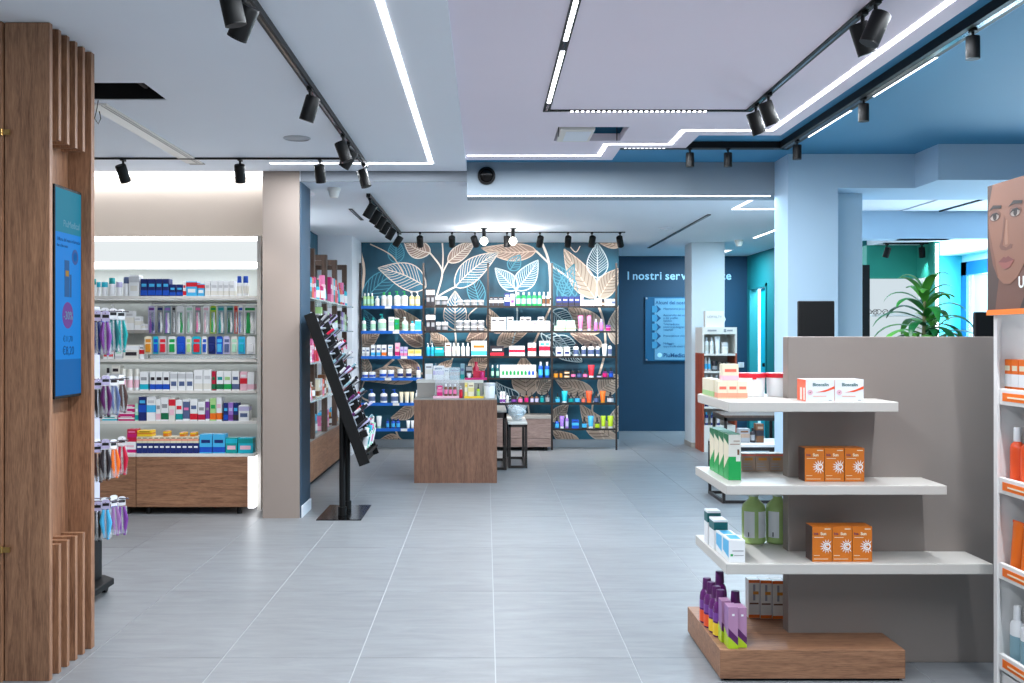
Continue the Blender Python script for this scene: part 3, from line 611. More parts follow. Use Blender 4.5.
shelf_goods([('flask',92,95.8,278.7,('white','teal','white'),'white bottle with teal cap'),('jar',96,100,282,('white','cyan','white'),'white jar with cyan lid'),('jar',100.3,106.7,282,('white','cyan','white'),'white jar with cyan lid'),
 ('flask',107,114.5,277.7,('white','teal','white'),'white bottle with teal cap'),('jar',115,121.4,282,('white','lav','white'),'white jar with lavender lid'),('flask',122,128.4,277,('white','slate','white'),'white bottle with blue cap'),
 ('carton',128.8,139,275.2,('white','lgrey','offw','top'),'tall plain white carton')]
 + row('carton',[(140.5,147.4),(148,155.5),(156,162),(162.6,169)],279,('navy','blue','sky','low'),'tall navy blue carton')+row('carton',[(169.7,175.4),(176.4,182.7)],284.6,('navy','blue','sky','low'),'short navy blue carton')
 +[('carton',183,185.8,281,('white','red','red','low'),'thin white carton with red edge'),('carton',186.2,197,281.6,('sky','red','white','top'),'larger light blue and red carton'),('carton',197.4,204.3,284,('sky','red','white','top'),'smaller light blue and red carton')]
 +row('carton',[(205,210),(210.5,217.8),(218.2,223.2),(223.6,229),(229.4,234.3)],281,('white','offw','lgrey','low'),'plain white medicine carton')
 +row('flask',[(236.2,241.4),(242,248.2)],276,('white','blue','offw'),'white bottle with bright blue cap'), YF, SH[0], w1, G)
w2 = 'on the second oral care shelf'
zr = Z_(330,8.46)+.001
shelf_goods([('pump',109,115,304,('mint','white','white'),'mint pump bottle', zr),('carton',117.5,124.6,313,('white','lgrey','mint','mid'),'white carton with mint title',zr),('carton',125,134,311,('white','offw','lgrey','mid'),'tallest plain white carton on the riser',zr),('carton',134.3,141,316.5,('white','offw','lgrey','mid'),'middle plain white carton on the riser',zr),('carton',141.3,145.5,324,('white','offw','lgrey','mid'),'smallest plain white carton on the riser',zr)], 8.50, SH[1], 'of the oral care unit', G, .06)
shelf_goods([('carton',103,107.5,349,('white','ppink','red','top'),'small white and pink carton'),('carton',108,114,349,('white','ppink','red','top'),'small white and pink carton'),('carton',115,122.5,349,('white','lgrey','mint','low'),'small white and mint carton'),('carton',123,139,345,('offw','white','dark','top'),'wide off-white carton'),('carton',139.4,143.8,345,('white','red','grey','mid'),'narrow white carton with red line')], YF, SH[1], w2, G)
# blister cards standing in the second shelf's rail
def blister(x0, x1, y_top, y_bot, Y, body, card, label, group, kind='card'):
    w = (x1-x0)/F*Y*.94; h = (y_bot-y_top)/F*Y
    o = thing('blister_pack' if kind == 'card' else 'toothbrush_pack', label, 'pack', (X_((x0+x1)/2,Y), Y, Z_(y_bot,Y)), group)
    c = .18*w
    mk('backing_card', MB().prism([(-w/2,0),(w/2,0),(w/2,h-c),(w/2-c,h),(-w/2+c,h),(-w/2,h-c)],'y',0.0,0.002), P(card), o)
    if kind == 'card':
        mk('blister', MB().rings([[(-w*.36,0,h*.1),(w*.36,0,h*.1),(w*.36,0,h*.58),(-w*.36,0,h*.58)],[(-w*.30,-.014,h*.13),(w*.30,-.014,h*.13),(w*.30,-.014,h*.55),(-w*.30,-.014,h*.55)]],sm=False), P(body), o)
        mk('printed_title', MB().box(-w*.36,w*.36,-.0008,0,h*.66,h*.84), P(body), o)
    else:
        mk('blister', MB().rings([[(-w*.40,0,h*.03),(w*.40,0,h*.03),(w*.40,0,h*.80),(-w*.40,0,h*.80)],[(-w*.3,-.014,h*.05),(w*.3,-.014,h*.05),(w*.3,-.014,h*.77),(-w*.3,-.014,h*.77)]],sm=False), ACRYL, o)
        mk('brush_handle', MB().tube([(-w*.12,-.006,h*.05),(-w*.06,-.006,h*.3),(-w*.12,-.006,h*.55),(-w*.12,-.006,h*.76)],[w*.2,w*.24,w*.16,w*.13],8), P(body), o)
        mk('brush_handle', MB().tube([(w*.17,-.006,h*.05),(w*.21,-.006,h*.3),(w*.15,-.006,h*.55),(w*.15,-.006,h*.76)],[w*.17,w*.2,w*.14,w*.12],8), P({'white':'green','purple':'navy','green':'white','red':'white'}.get(body,'white')), o)
        mk('header_title', MB().box(-w*.4,w*.4,-.0008,0,h*.84,h*.93), P(body), o)
    return o
cards = [(144.3,152,'amber','cream','yellow'),(153,158.5,'blue','cyan','teal and blue'),(158.9,166.5,'red','lgrey','grey and red'),(168,176,'green','white','white and green'),(176.6,185.6,'blue','blue','large blue'),(186,191.4,'pgreen','offw','pale green'),(192,201.2,'red','cyan','turquoise and red'),(202,207,'blue','white','narrow white and blue'),
 (208,215.8,'navy','navy','navy'),(216.2,223,'sky','blue','bright blue'),(223.5,230,'slate','lav','lavender'),(231,237.6,'mint','offw','white and mint'),(238,245.4,'cyan','sky','sky blue'),(246.3,255.5,'white','white','plain white')]
for (a, b_, c, d_, n) in cards: blister(a, b_, 336.3, 354, 8.415, c, d_, f'{n} blister pack standing below the hanging toothbrushes', 'blister packs on the second oral care shelf')
brushes = [(148,155,'purple','lav','purple'),(157,163.3,'navy','grey','navy'),(164,171,'violet','bluegrey','violet'),(172,175.6,'dark','grey','slim dark'),(176.2,184,'white','white','white'),(186,193,'mint','white','pale mint'),(195,201,'pink','grey','pink and grey'),(203,209,'ppink','white','pale pink'),
 (210,216.4,'green','lime','green and lime'),(217.3,224.5,'teal','bluegrey','teal'),(226.5,233.6,'dgreen','bluegrey','grey-green'),(234,237.8,'red','coral','slim red'),(238.2,243,'blue','white','blue and white'),(243.5,256.5,'green','white','wide white and green')]
for i, (a, b_, c, d_, n) in enumerate(brushes): blister(a, b_, 305.8, 334.5+R.uniform(-1,.4), 8.56+.012*(i%3), c, d_, f'{n} toothbrush pack hanging from the rail under the top shelf', 'toothbrush packs hanging from the rail', 'brush')
w3 = 'on the third oral care shelf'
shelf_goods([('bottle',104,110,368,('lgrey','dark','white'),'small grey bottle with dark cap'),('carton',111.5,119.5,365,('offw','lgrey','dark','mid'),'off-white carton')]+row('flask',[(120,125.3),(126.3,132),(133,139)],369,('white','offw','ppink'),'white bottle with pink label')
 +[('carton',139.7,148,372,('white','cyan','grey','low'),'white carton with cyan base')]+row('carton',[(150,155.3),(155.7,162.4),(163,169.4)],372,('white','blue','dark','low'),'white carton with blue base')
 +row('carton',[(170,177.4),(178,185.6),(186,193.4)],372.5,('white','lgrey','slate','top'),'white carton with dotted print')+row('carton',[(194,202.8),(203.2,211.4)],370,('white','offw','lgrey','low'),'tall plain white carton')
 +[('carton',211.9,215.4,371.5,('crimson','dgreen','dgreen','low'),'thin red and green carton'),('carton',216.5,223.4,371.5,('white','dgreen','teal','low'),'white carton with dark green'),('carton',223.8,231,371.5,('white','green','pgreen','low'),'white carton with bright green'),('carton',232,239,371.5,('white','slate','slate','low'),'white carton with slate blue'),
 ('carton',240,247,372,('ppink','red','white','mid'),'pale pink carton with red stripe'),('carton',247.3,254,372.5,('white','ppink','white','low'),'white carton beside pale pink carton')], YF, SH[2], w3, G)
w4 = 'on the fourth oral care shelf'
bxz = lambda py: Z_(py,YF)
shelf_goods([('carton',102,117,415.5,('white','cyan','teal','low'),'low wide white and cyan carton'),('carton',118,134.6,415.8,('magenta','white','white','mid'),'bottom flat magenta carton of the stack'),('carton',119,134.6,410.6,('magenta','white','white','mid'),'middle flat magenta carton of the stack',bxz(415.7)),('carton',120,134.6,405.4,('magenta','white','white','mid'),'top flat magenta carton of the stack',bxz(410.5)),
 ('carton',135,138,404,('mint','teal','white','low'),'thin mint carton'),('carton',138.4,146.2,397,('navy','blue','sky','mid'),'tall navy carton'),('carton',146.6,155.6,397,('white','sky','lgrey','mid'),'white carton with sky blue'),('carton',156,160.6,399.5,('white','ppink','grey','low'),'slim white and pink carton'),('carton',161,168.4,397.5,('white','dgreen','grey','low'),'white and dark green carton'),
 ('carton',168.7,175.2,398,('offw','red','ppink','top'),'white and red topped carton'),('carton',175.6,182.6,400,('white','teal','red','low'),'white and teal carton'),('carton',183,189.6,399.5,('white','slate','pink','tall'),'white carton with slate stripe'),('carton',190,197.4,399.5,('white','red','slate','low'),'white carton with red swoosh'),('carton',198,205,402,('white','crimson','grey','low'),'shorter white and crimson carton'),
 ('carton',205.6,209.4,399.5,('white','purple','grey','tall'),'slim white and purple carton'),('carton',210,216,398.5,('pgreen','orange','green','low'),'green and orange carton'),('carton',216.4,221.6,397.5,('white','orange','ppink','low'),'white and orange carton'),
 ('carton',223.5,228,403,('navy','blue','sky','low'),'left navy carton of a pair'),('carton',228.3,233,403,('violet','purple','lav','low'),'violet carton between navy cartons'),('carton',233.3,238,403,('navy','dark','sky','low'),'right navy carton of a pair'),('carton',238.5,249,405.7,('white','lav','slate','top'),'white carton with dark dots')], YF, SH[3], w4, G)
w5 = 'on the walnut cabinet top'
YC = 8.33; ZC5 = .483
base5 = lambda py: Z_(py,YC)
shelf_goods([('carton',122.4,136,442,('white','magenta','ppink','low'),'white and magenta carton')]+row('carton',[(136.6+i*5.66,136.6+i*5.66+5.4) for i in range(11)],443.2,('navy','navy','white','low'),'navy carton with white stripe')
 +[('carton',199.3,212,434.6,('sky','blue','navy','low'),'left large light blue carton'),('carton',212.5,225,434.6,('sky','blue','navy','low'),'right large light blue carton'),('carton',225.4,237.4,438,('teal','cyan','ppink','top'),'left teal and pink carton'),('carton',237.8,253,438,('cyan','teal','ppink','top'),'right turquoise carton')], YC, ZC5, w5, G)
shelf_goods([('carton',129,137.8,429.5,('crimson','magenta','pink','mid'),'crimson carton on the white and magenta one',base5(441.7),None)][:0]+[('carton',137,152,430.6,('yellow','amber','brown','mid'),'long yellow carton',base5(436.6))]
 +row('carton',[(136.6+i*5.66,136.6+i*5.66+5.4) for i in range(11)],436.8,('cream','peach','brown','mid'),'small cream carton') , YC+.004, base5(443.1), 'stacked on the navy cartons', G)
shelf_goods([('carton',127,136.5,429.5,('crimson','magenta','pink','mid'),'crimson carton')], YC+.002, base5(441.9), 'lying on the white and magenta carton', G)
shelf_goods([('carton',163,168,431.5,('amber','yellow','orange','top'),'first small amber carton'),('carton',179.5,184.5,432.8,('amber','yellow','orange','top'),'second small amber carton'),('carton',190,195,432.8,('amber','yellow','orange','top'),'third small amber carton')], YC+.008, base5(436.7), 'on top of the cream cartons', G)
# ================================================================ spinning rack with hanging packs
o = rack = thing('spinner_rack', 'black wheeled spinner rack beside the wood pillar', 'display rack', (-2.32,5.55,0))
mk('base_tray', MB().prism([(-.18,-.26),(.18,-.26),(.26,-.18),(.26,.18),(.18,.26),(-.18,.26),(-.26,.18),(-.26,-.18)],'z',.05,.085), BLACK, o, bev=.006)
mk('base_box', MB().box(-.19,.19,-.19,.19,.085,.38), BLACK, o, bev=.006)
for sx in (-.2,.2):
    for sy in (-.2,.2): mk('caster', MB().rod((sx-.012,sy,.025),(sx+.012,sy,.025),.025), BLACK, o)
mk('bolt', MB().rod((.19,-.1,.30),(.196,-.1,.30),.018), CHROME, o); mk('bolt', MB().rod((.19,-.1,.25),(.196,-.1,.25),.010), CHROME, o); mk('bolt', MB().rod((.14,-.19,.30),(.14,-.196,.30),.018), CHROME, o)
PANEL = mat('lavender_panel', (214,216,236), .4)
mk('panel', MB().box(-.2,.2,-.13,.13,.38,1.585), PANEL, o, bev=.004)
TI = [(309,353,1.565),(377,416,1.20),(440,479,.88),(499,538,.585)]
tcol = [['umber','dark','black','navy','blue','slate','purple','dteal','teal'],['sky','lgrey','grey','dark','black','navy','dpurple','slate','umber'],['purple','amber','dpurple','umber','brown','tan','dark','orange','crimson'],['green','dark','dgreen','black','navy','blue','sky','mauve','purple']]
tname = ['top','second','third','bottom']
for ti in range(4):
    zt = Z_(TI[ti][0], 5.4)
    hh = (TI[ti][1]-TI[ti][0])/F*5.4
    for k, cn in enumerate(tcol[ti]):
        side = k % 2
        fx = .265+.0145*k; fy = -.20+.075*(k%3)+R.uniform(-.01,.01)
        pk = thing('hanging_pack', f'{CN.get(cn,cn)} accessory pack hanging on the {tname[ti]} tier of the spinner rack', 'pack', (-2.32+fx, 5.55+fy, zt-hh+R.uniform(-.012,.012)), 'packs hanging on the spinner rack', rotz=R.uniform(.2,1.1))
        w = .054
        mk('header_card', MB().prism([(-w*.36,hh*.76),(w*.36,hh*.76),(w*.36,hh*.97),(w*.36-.01,hh),(-w*.36+.01,hh),(-w*.36,hh*.97)],'y',0,.0018), P('white' if k%3 else 'lav'), pk)
        mk('card_mark', MB().box(-w*.3,w*.3,-.0008,0,hh*.84,hh*.91), P('black'), pk)
        mk('product', MB().tube([(-w*.2,-.006,hh*.74),(-w*.34,-.01,hh*.45),(-w*.1,-.012,hh*.04)],[.007,.013,.006],8).tube([(w*.15,-.006,hh*.74),(w*.34,-.01,hh*.42),(w*.2,-.012,hh*.0)],[.007,.014,.007],8), P(cn), pk)
        mk('bag', MB().rings([[(-w/2,0,0),(w/2,0,0),(w/2,0,hh*.74),(-w/2,0,hh*.74)],[(-w*.4,-.02,.01),(w*.4,-.02,.01),(w*.4,-.01,hh*.72),(-w*.4,-.01,hh*.72)]],sm=False), ACRYL, pk)
        mk('hook', MB().tube([(0.0,.001,hh*.93),(0,-.03,hh*.95)],.002,6), CHROME, pk)
    mk('peg', MB().rod((.2,-.15,zt-.012),(.42,-.15,zt-.012),.003).rod((.2,-.05,zt-.012),(.42,-.05,zt-.012),.003), CHROME, rack)
# ================================================================ wood pillar with screen
pil = thing('wood_pillar', 'walnut clad pillar with vertical fins and recessed screen niche', 'pillar', (-1.90,4.50,0))
lx = lambda x: x+1.90
ly = lambda y: y-4.50
mk('front_board', MB().box(lx(-1.985),lx(-1.80),ly(4.265),ly(4.295),0,ZA-.002), WOODV, pil, bev=.002)
mk('door_panel', MB().box(lx(-2.60),lx(-1.99),ly(4.25),ly(4.29),0,ZA-.002), WOODV, pil, bev=.002)
mk('recess_panel', MB().box(lx(-1.94),lx(-1.90),ly(4.295),ly(4.70),0,ZA-.002), WOODV, pil)
mk('core', MB().box(lx(-2.6),lx(-1.945),ly(4.30),ly(4.73),0,ZA-.002), WOODV, pil)
mk('rear_board', MB().box(lx(-1.98),lx(-1.796),ly(4.705),ly(4.745),0,ZA-.002), WOODV, pil, bev=.002)
for yy in (4.36,4.447,4.535,4.62):
    mk('fin', MB().box(lx(-1.90),lx(-1.802),ly(yy),ly(yy+.028),2.25,ZA-.002), WOODV, pil, bev=.0015)
    mk('fin', MB().box(lx(-1.90),lx(-1.802),ly(yy),ly(yy+.028),0,.545), WOODV, pil, bev=.0015)
for zz in (2.25,.535): mk('hinge', MB().box(lx(-2.02),lx(-1.955),ly(4.243),ly(4.25),zz,zz+.022).rod((lx(-1.99),ly(4.245),zz-.002),(lx(-1.99),ly(4.245),zz+.026),.007), BRASS, pil)
tv = thing('display_screen', 'portrait digital screen with blue advert mounted on the wood pillar', 'screen', (-1.899,4.395,1.155))
sw_, sh_ = .29, .918
mk('housing', MB().box(0,.066,0,sw_,0,sh_), BLACK, tv, bev=.003)
SCB = emit('screen_blue', (14,124,210), 1.0); xs = .0665
mk('screen', MB().box(xs-.001,xs,.008,sw_-.008,.012,sh_-.012), SCB, tv)
def scr(name, y0, y1, z0, z1, c, s, lay=1): return mk(name, MB().box(xs,xs+.0006*lay,y0,y1,z0,z1), emit(name, c, s), tv)
scr('screen_header', .008, sw_-.008, sh_-.20, sh_-.012, (20,122,150), .95)
scr('screen_footer', .008, sw_-.008, .012, .168, (10,98,170), .95)
def circ(name, cy, cz, r, c, s):
    mk(name, MB().prism([(cy+r*math.cos(2*PI*i/24), cz+r*math.sin(2*PI*i/24)) for i in range(24)],'x',xs,xs+.001), emit(name,c,s), tv)
circ('screen_discount_disc', .135, .36, .058, (128,78,176), .62); circ('screen_seal', .215, .62, .034, (70,110,190), .6); circ('screen_seal_core', .215, .62, .022, (14,124,206), .62)
TXR = (PI/2,0,PI/2)
SKT = emit('screen_text_pale', (120,180,210), .6); SKD = emit('screen_text_dark', (14,74,140), .6)
text('screen_text','PiuMedical',.042,SKT,tv,(xs+.0012,.085,.745),TXR,ext=.0003); text('screen_text','Offerta del mese in farmacia',.0215,SKD,tv,(xs+.0012,.02,.68),TXR,ext=.0003); text('screen_text','fino a fine mese',.018,SKD,tv,(xs+.0012,.02,.655),TXR,ext=.0003)
text('screen_text','-30%',.05,SKT,tv,(xs+.0024,.135,.342),TXR,ext=.0003,align='CENTER'); text('screen_text','\u20ac11,70',.036,SKD,tv,(xs+.0012,.135,.245),TXR,ext=.0003,align='CENTER'); text('screen_text','\u20ac8,20',.052,SKD,tv,(xs+.0012,.14,.188),TXR,ext=.0003,align='CENTER')
mk('screen_picture', MB().box(xs,xs+.0008,.10,.15,.44,.60).box(xs,xs+.0008,.155,.175,.44,.54), emit('screen_picture_ink',(40,110,180),.6), tv)
mk('screen_picture_accent', MB().box(xs,xs+.0012,.11,.145,.53,.555), emit('screen_accent',(190,150,60),.6), tv)
# ================================================================ mural shelving
YSF = 12.98
frame = thing('wall_shelving', 'dark metal shelving in four bays before the leaf mural', 'shelving', (0, YSF, 0))
posts = [360, 423.5, 488, 552, 616.5]
SZ = [Z_(py,YSF) for py in (306.0,331.0,356.2,377.8,403.0,428.6)]
for px in posts:
    x = X_(px,YSF); mk('post', MB().box(x-.012,x+.012,0,.024,0,1.0*Z_(263,YSF)), BRONZE, frame)
    mk('bracket', MB().box(x-.006,x+.006,.024,.355,.2,.22).box(x-.006,x+.006,.024,.355,1.9,1.92), BRONZE, frame)
PRICE = mat('blue_price_strip', (16,96,190), .35)
SGL = mat('smoked_glass_shelf', (120,140,146), .12, alpha=.4)
for i in range(4):
    x0, x1 = X_(posts[i],YSF)+.013, X_(posts[i+1],YSF)-.013
    for k, zz in enumerate(SZ):
        if i == 2 and k == 5: continue
        if i == 1 and k > 4: continue
        sh = mk('shelf', MB().box(x0,x1,.0,.22,zz-.012,zz), SGL, frame)
        mk('shelf_edge', MB().box(x0,x1,-.006,0,zz-(.034 if i == 0 else .022),zz+.003), PRICE if i == 0 else BRONZE, sh)
        if i == 0: mk('price_ticket', MB().box(x0+.3+.1*((k*7)%3),x0+.38+.1*((k*7)%3),-.008,-.006,zz-.032,zz), SHELFW, sh)
bays = ['leftmost','second','third','rightmost']
tiers = ['top','second','third','fourth','fifth','bottom']
YP = YSF+.01
def bay(i, k, items): shelf_goods(items, YP, SZ[k]+.0005, f'on {tiers[k]} shelf of {bays[i]} mural bay', 'toiletries on the mural shelving')
r_ = row
bay(0,0,r_('bottle',[(363,366.3),(366.6,370),(370.3,373.6)],293,('pgreen','white','mint'),'pale green bottle')+[('bottle',375,379.3,296,('white','lgrey','offw'),'small white bottle')]+r_('bottle',[(381,386.4),(386.7,392)],292,('white','green','offw'),'green-capped white bottle')+r_('pump',[(393.5,400.4),(400.8,407.8)],291,('white','green','offw'),'large green pump bottle')+r_('pump',[(409,414.4),(414.8,420)],292,('pyellow','white','cream'),'yellow pump bottle'))
bay(0,1,[('bottle',361.5,366,317.5,('white','teal','mint'),'slim teal-capped bottle'),('bottle',370,375.5,317.5,('white','teal','mint'),'wide teal-capped bottle'),('pump',377.5,386,314,('white','teal','mint'),'tall teal pump bottle'),('carton',388.5,394,317,('white','lgrey','mint','mid'),'plain white carton'),('carton',394.4,399,318,('white','green','teal','tall'),'white and green carton'),('pump',401.5,408,317,('white','white','mint'),'white pump bottle'),('bottle',410,414.6,321,('white','cyan','mint'),'short cyan-capped bottle'),('carton',415,421.3,320,('white','sky','cyan','tall'),'white and sky carton')])
bay(0,2,r_('carton',[(362,365.5),(366,369.5)],347.5,('white','lgrey','slate','low'),'short white carton')+r_('carton',[(371,375),(376.5,380.6)],345,('white','sky','slate','low'),'white and sky carton')+r_('carton',[(381.6,386.2)],345,('white','orange','slate','low'),'white and orange carton')+[('carton',388,392.5,345,('white','lgrey','sky','mid'),'taller white carton'),('carton',395,399.5,343,('ppink','magenta','pink','low'),'tall pink carton')]+r_('carton',[(400,403.4),(404,407.4)],347,('lav','pink','violet','low'),'small lavender carton')+r_('carton',[(408,414),(414.4,421.3)],349.5,('pyellow','cream','yellow','low'),'low yellow carton'))
bay(0,3,r_('jar',[(361.5,368),(368.5,375.4)],372,('white','white','blue'),'low white jar')+r_('jar',[(379,386.4),(387,394)],370,('white','white','blue'),'wide white jar')+r_('jar',[(397,403),(405.5,411.5)],369,('white','offw','navy'),'tall white jar')+[('pump',416,421,367,('white','blue','offw'),'white pump bottle')])
bay(0,4,r_('pump',[(368,375),(380,387),(390.5,398)],389.5,('white','blue','slate'),'white bottle with blue pump')+r_('tube',[(399,403.4),(404,409.2),(409.6,414)],392,('cream','white','pyellow'),'cream tube')+[('bottle',415,419,390,('white','white','offw'),'white bottle')])
bay(0,5,r_('tube',[(363.5,367.5),(369,374.2),(376,381.5)],416,('white','mint','teal'),'white and mint tube')+r_('bottle',[(386,389),(391,395),(396,400)],419,('blue','navy','sky'),'blue bottle')+r_('tube',[(406,410),(410.5,414)],420.5,('white','offw','white'),'small white tube'))
bay(1,0,r_('carton',[(426,430.3),(430.7,434.6)],289,('dark','white','grey','top'),'tall dark carton')+r_('jar',[(435,440.6),(441,447.4)],296.5,('dark','white','grey'),'small dark jar')+r_('jar',[(457,463.4),(464,470.4),(471,477.4),(478,484)],300,('dark','white','grey'),'low white-lidded jar'))
bay(1,1,r_('carton',[(426,430.3),(430.7,435.2)],314,('dark','white','grey','top'),'tall dark carton')+r_('jar',[(435.6,441),(441.4,448)],322,('dark','white','grey'),'small dark jar')+r_('jar',[(456,462.8),(463.2,470),(470.4,477.2),(477.6,484.4)],325.7,('dark','white','grey'),'lower white-lidded jar'))
shelf_goods(r_('jar',[(456,462.8),(463.2,470),(470.4,477.2),(477.6,484.4)],320.4,('dark','white','grey'),'upper white-lidded jar'), YP, Z_(325.6,YP), 'on second shelf of second mural bay', 'toiletries on the mural shelving')
bay(1,2,r_('pump',[(426,430),(430.4,434)],343,('sky','white','cyan'),'sky blue pump bottle')+[('carton',434.4,444,347,('teal','cyan','white','mid'),'wide teal carton'),('carton',445,451.2,343,('white','ppink','brown','mid'),'white carton with small emblem')]+r_('bottle',[(452,455.6),(456,460),(461,465),(466,469.6)],343,('white','white','offw'),'slim white bottle')+[('carton',471,487,341,('white','sky','orange','low'),'large white carton with orange and blue print')])
bay(2,0,r_('carton',[(489.5,493),(493.4,498),(498.4,503.5)],297,('dark','white','grey','mid'),'low dark and white carton')+[('carton',504.5,510,293,('navy','white','lgrey','mid'),'tall navy carton'),('carton',510.4,514.6,294,('white','ppink','purple','top'),'white and pink carton')]+r_('bottle',[(516,520.6),(521.4,526),(526.8,531.4),(532.2,536.8),(537.4,541.6)],292,('green','lgrey','mint'),'green shampoo bottle')+r_('bottle',[(542.2,545.6),(546.2,550)],292,('lgrey','cream','brown'),'beige-capped bottle'))
bay(2,1,r_('carton',[(491,497),(497.4,506)],317.5,('white','offw','dark','mid'),'broad white carton')+r_('carton',[(507,513.4),(520.2,524.6),(525,531),(538,544)],317,('white','lgrey','dark','mid'),'tall white carton')+r_('carton',[(513.8,519.8),(531.5,537.6),(544.4,550.2)],321,('white','ppink','dark','mid'),'short white carton'))
bay(2,2,[('carton',490,504,346,('dark','red','white','low'),'dark and red carton'),('carton',509,525,346,('white','crimson','ppink','mid'),'wide white carton with red print')]+r_('carton',[(528,531.8),(532.2,536)],343,('white','red','lgrey','mid'),'white and red carton')+r_('carton',[(539.5,544.8),(545.2,550)],341,('white','crimson','teal','mid'),'taller white and crimson carton'))
bay(2,3,r_('bottle',[(491,494),(496,499)],365,('dteal','white','mint'),'dark green bottle')+r_('bottle',[(538.5,543),(545,549.5)],362,('blue','white','sky'),'blue white-capped bottle'))
o = thing('bottle_display_box', 'wide white display box printed with green and blue bottles on the mural shelves', 'display box', (X_(518,YP),YP,SZ[3]+.0005)); ww = 36/F*YP; hh = Z_(365,YP)-SZ[3]
mk('box', MB().box(-ww/2,ww/2,0,.08,0,hh), P('white'), o)
for k in range(9):
    xk = -ww/2+.025+k*(ww-.03)/9; mk('printed_bottle', MB().box(xk,xk+.03,-.001,0,hh*.22,hh*.5).box(xk+.009,xk+.021,-.001,0,hh*.5,hh*.58), P('green' if k < 7 else 'blue'), o)
bay(2,4,r_('carton',[(500,502.3),(502.7,505.3)],392,('white','purple','ppink','low'),'white and purple carton')+[('pump',506,509,393,('white','lgrey','offw'),'white pump bottle'),('jar',511,517,396,('dark','black','purple'),'dark jar'),('dropper',518,522.6,393,('brown','pink'),'pink-labelled dropper bottle'),('dropper',524.5,528.6,391,('brown','magenta'),'magenta-labelled dropper bottle')]+r_('dropper',[(530.2,533.8),(535,538.6)],392.5,('brown','lav'),'lavender-labelled dropper bottle')+[('dropper',540,544,391.5,('dteal','teal'),'teal dropper bottle'),('dropper',545.5,550,390,('dark','grey'),'grey dropper bottle')])
bay(3,0,r_('carton',[(556,561.8),(562.3,568.2),(568.7,574),(574.4,580)],296.5,('navy','dark','lav','low'),'navy carton')+[('carton',580.4,583.6,295,('lav','white','violet','low'),'slim lavender carton')]+r_('carton',[(584,589.4),(589.8,595.4)],300,('white','lav','violet','low'),'low white carton')+[('carton',596,601.6,298.5,('white','lgrey','lav','mid'),'taller white carton'),('jar',602,604.6,299.5,('brown','dark','cream'),'tiny brown jar'),('carton',605,611.8,299,('white','offw','lgrey','mid'),'square white carton'),('carton',612.2,615,299,('lgrey','slate','white','mid'),'thin grey carton')])
bay(3,1,r_('carton',[(554,564.8),(565.2,576)],326,('mint','pgreen','white','mid'),'lower mint carton')+r_('tube',[(578,583.4),(587,591.6)],315.5,('pink','lav','magenta'),'large pink tube')+r_('bottle',[(594,598),(599.5,603.6)],319,('violet','lav','pink'),'violet bottle')+[('jar',606,611,325,('pink','purple','magenta'),'magenta jar')])
shelf_goods(r_('carton',[(557,566),(566.4,575)],320.4,('mint','white','pgreen','mid'),'upper mint carton'), YP, Z_(325.9,YP), 'on second shelf of rightmost mural bay', 'toiletries on the mural shelving')
bay(3,2,r_('carton',[(556,562.5),(564,570)],347,('white','offw','navy','top'),'square white carton')+r_('bottle',[(573.5,579),(581.5,586.2),(588,594.6),(596,600)],343.6,('white','dark','slate'),'black-capped white bottle')+[('tube',602,607.6,344,('white','white','offw'),'white tube'),('bottle',608,612.2,342.6,('lgrey','black','slate'),'grey black-capped bottle')])
bay(3,3,r_('jar',[(553.4,558.4),(559.5,562.6)],371,('amber','black','amber'),'amber jar')+[('jar',564,570,374,('amber','black','cream'),'lower jar of the amber stack'),('jar',571,576,371,('dark','black','pink'),'dark jar with pink label'),('jar',577,582,371,('navy','black','slate'),'dark blue jar'),('dropper',583,587.6,369.5,('dark','pink'),'pink-labelled dropper bottle'),('tube',588.2,595,365,('red','white','red'),'red tube'),('jar',597,602,374,('dark','black','lav'),'low dark jar'),('dropper',602.6,608,367.5,('dpurple','magenta'),'magenta dropper bottle'),('dropper',609,613.6,367,('navy','blue'),'blue dropper bottle')])
shelf_goods([('jar',564,570,370.4,('amber','black','cream'),'upper jar of the amber stack')], YP, Z_(373.9,YP), 'on fourth shelf of rightmost mural bay', 'toiletries on the mural shelving')
bay(3,4,[('dropper',555.5,560,393,('dteal','sky'),'sky-labelled dropper bottle'),('tube',561.6,568,391,('cyan','white','teal'),'turquoise tube'),('dropper',568.6,573.8,392.5,('dark','teal'),'teal-labelled dropper bottle'),('dropper',575,580.2,392,('dark','sky'),'blue-labelled dropper bottle'),('dropper',581.6,585.6,393,('brown','coral'),'coral-labelled dropper bottle'),('tube',586,592.6,391,('rorange','orange','red'),'orange-red tube'),('dropper',594,599,391.5,('dark','slate'),'slate-labelled dropper bottle'),('tube',600,606.2,391,('orange','amber','orange'),'orange tube'),('dropper',607.4,614,392,('dark','lgrey'),'grey-labelled dropper bottle')])
bay(3,5,[('dropper',555,559.2,417,('blue','sky'),'blue dropper bottle'),('tube',559.6,564.6,416,('violet','white','purple'),'violet tube'),('bottle',565.4,568.8,415,('violet','white','lav'),'white-capped violet bottle'),('carton',572,579,420,('blue','sky','navy','mid'),'blue carton'),('dropper',582,587,417,('dark','sky'),'sky-labelled dropper bottle'),('tube',588,594.2,416,('sky','white','blue'),'sky blue tube'),('dropper',595,600,417.5,('dark','lime'),'lime-labelled dropper bottle')]+r_('tube',[(601,606.2),(607.6,614)],416,('lime','offw','lime'),'lime tube'))
o = thing('low_cabinet', 'greyed walnut low cabinet under the third mural bay', 'cabinet', (X_(520,YSF),YSF-.10,0)); hw_ = 30.4/F*YSF
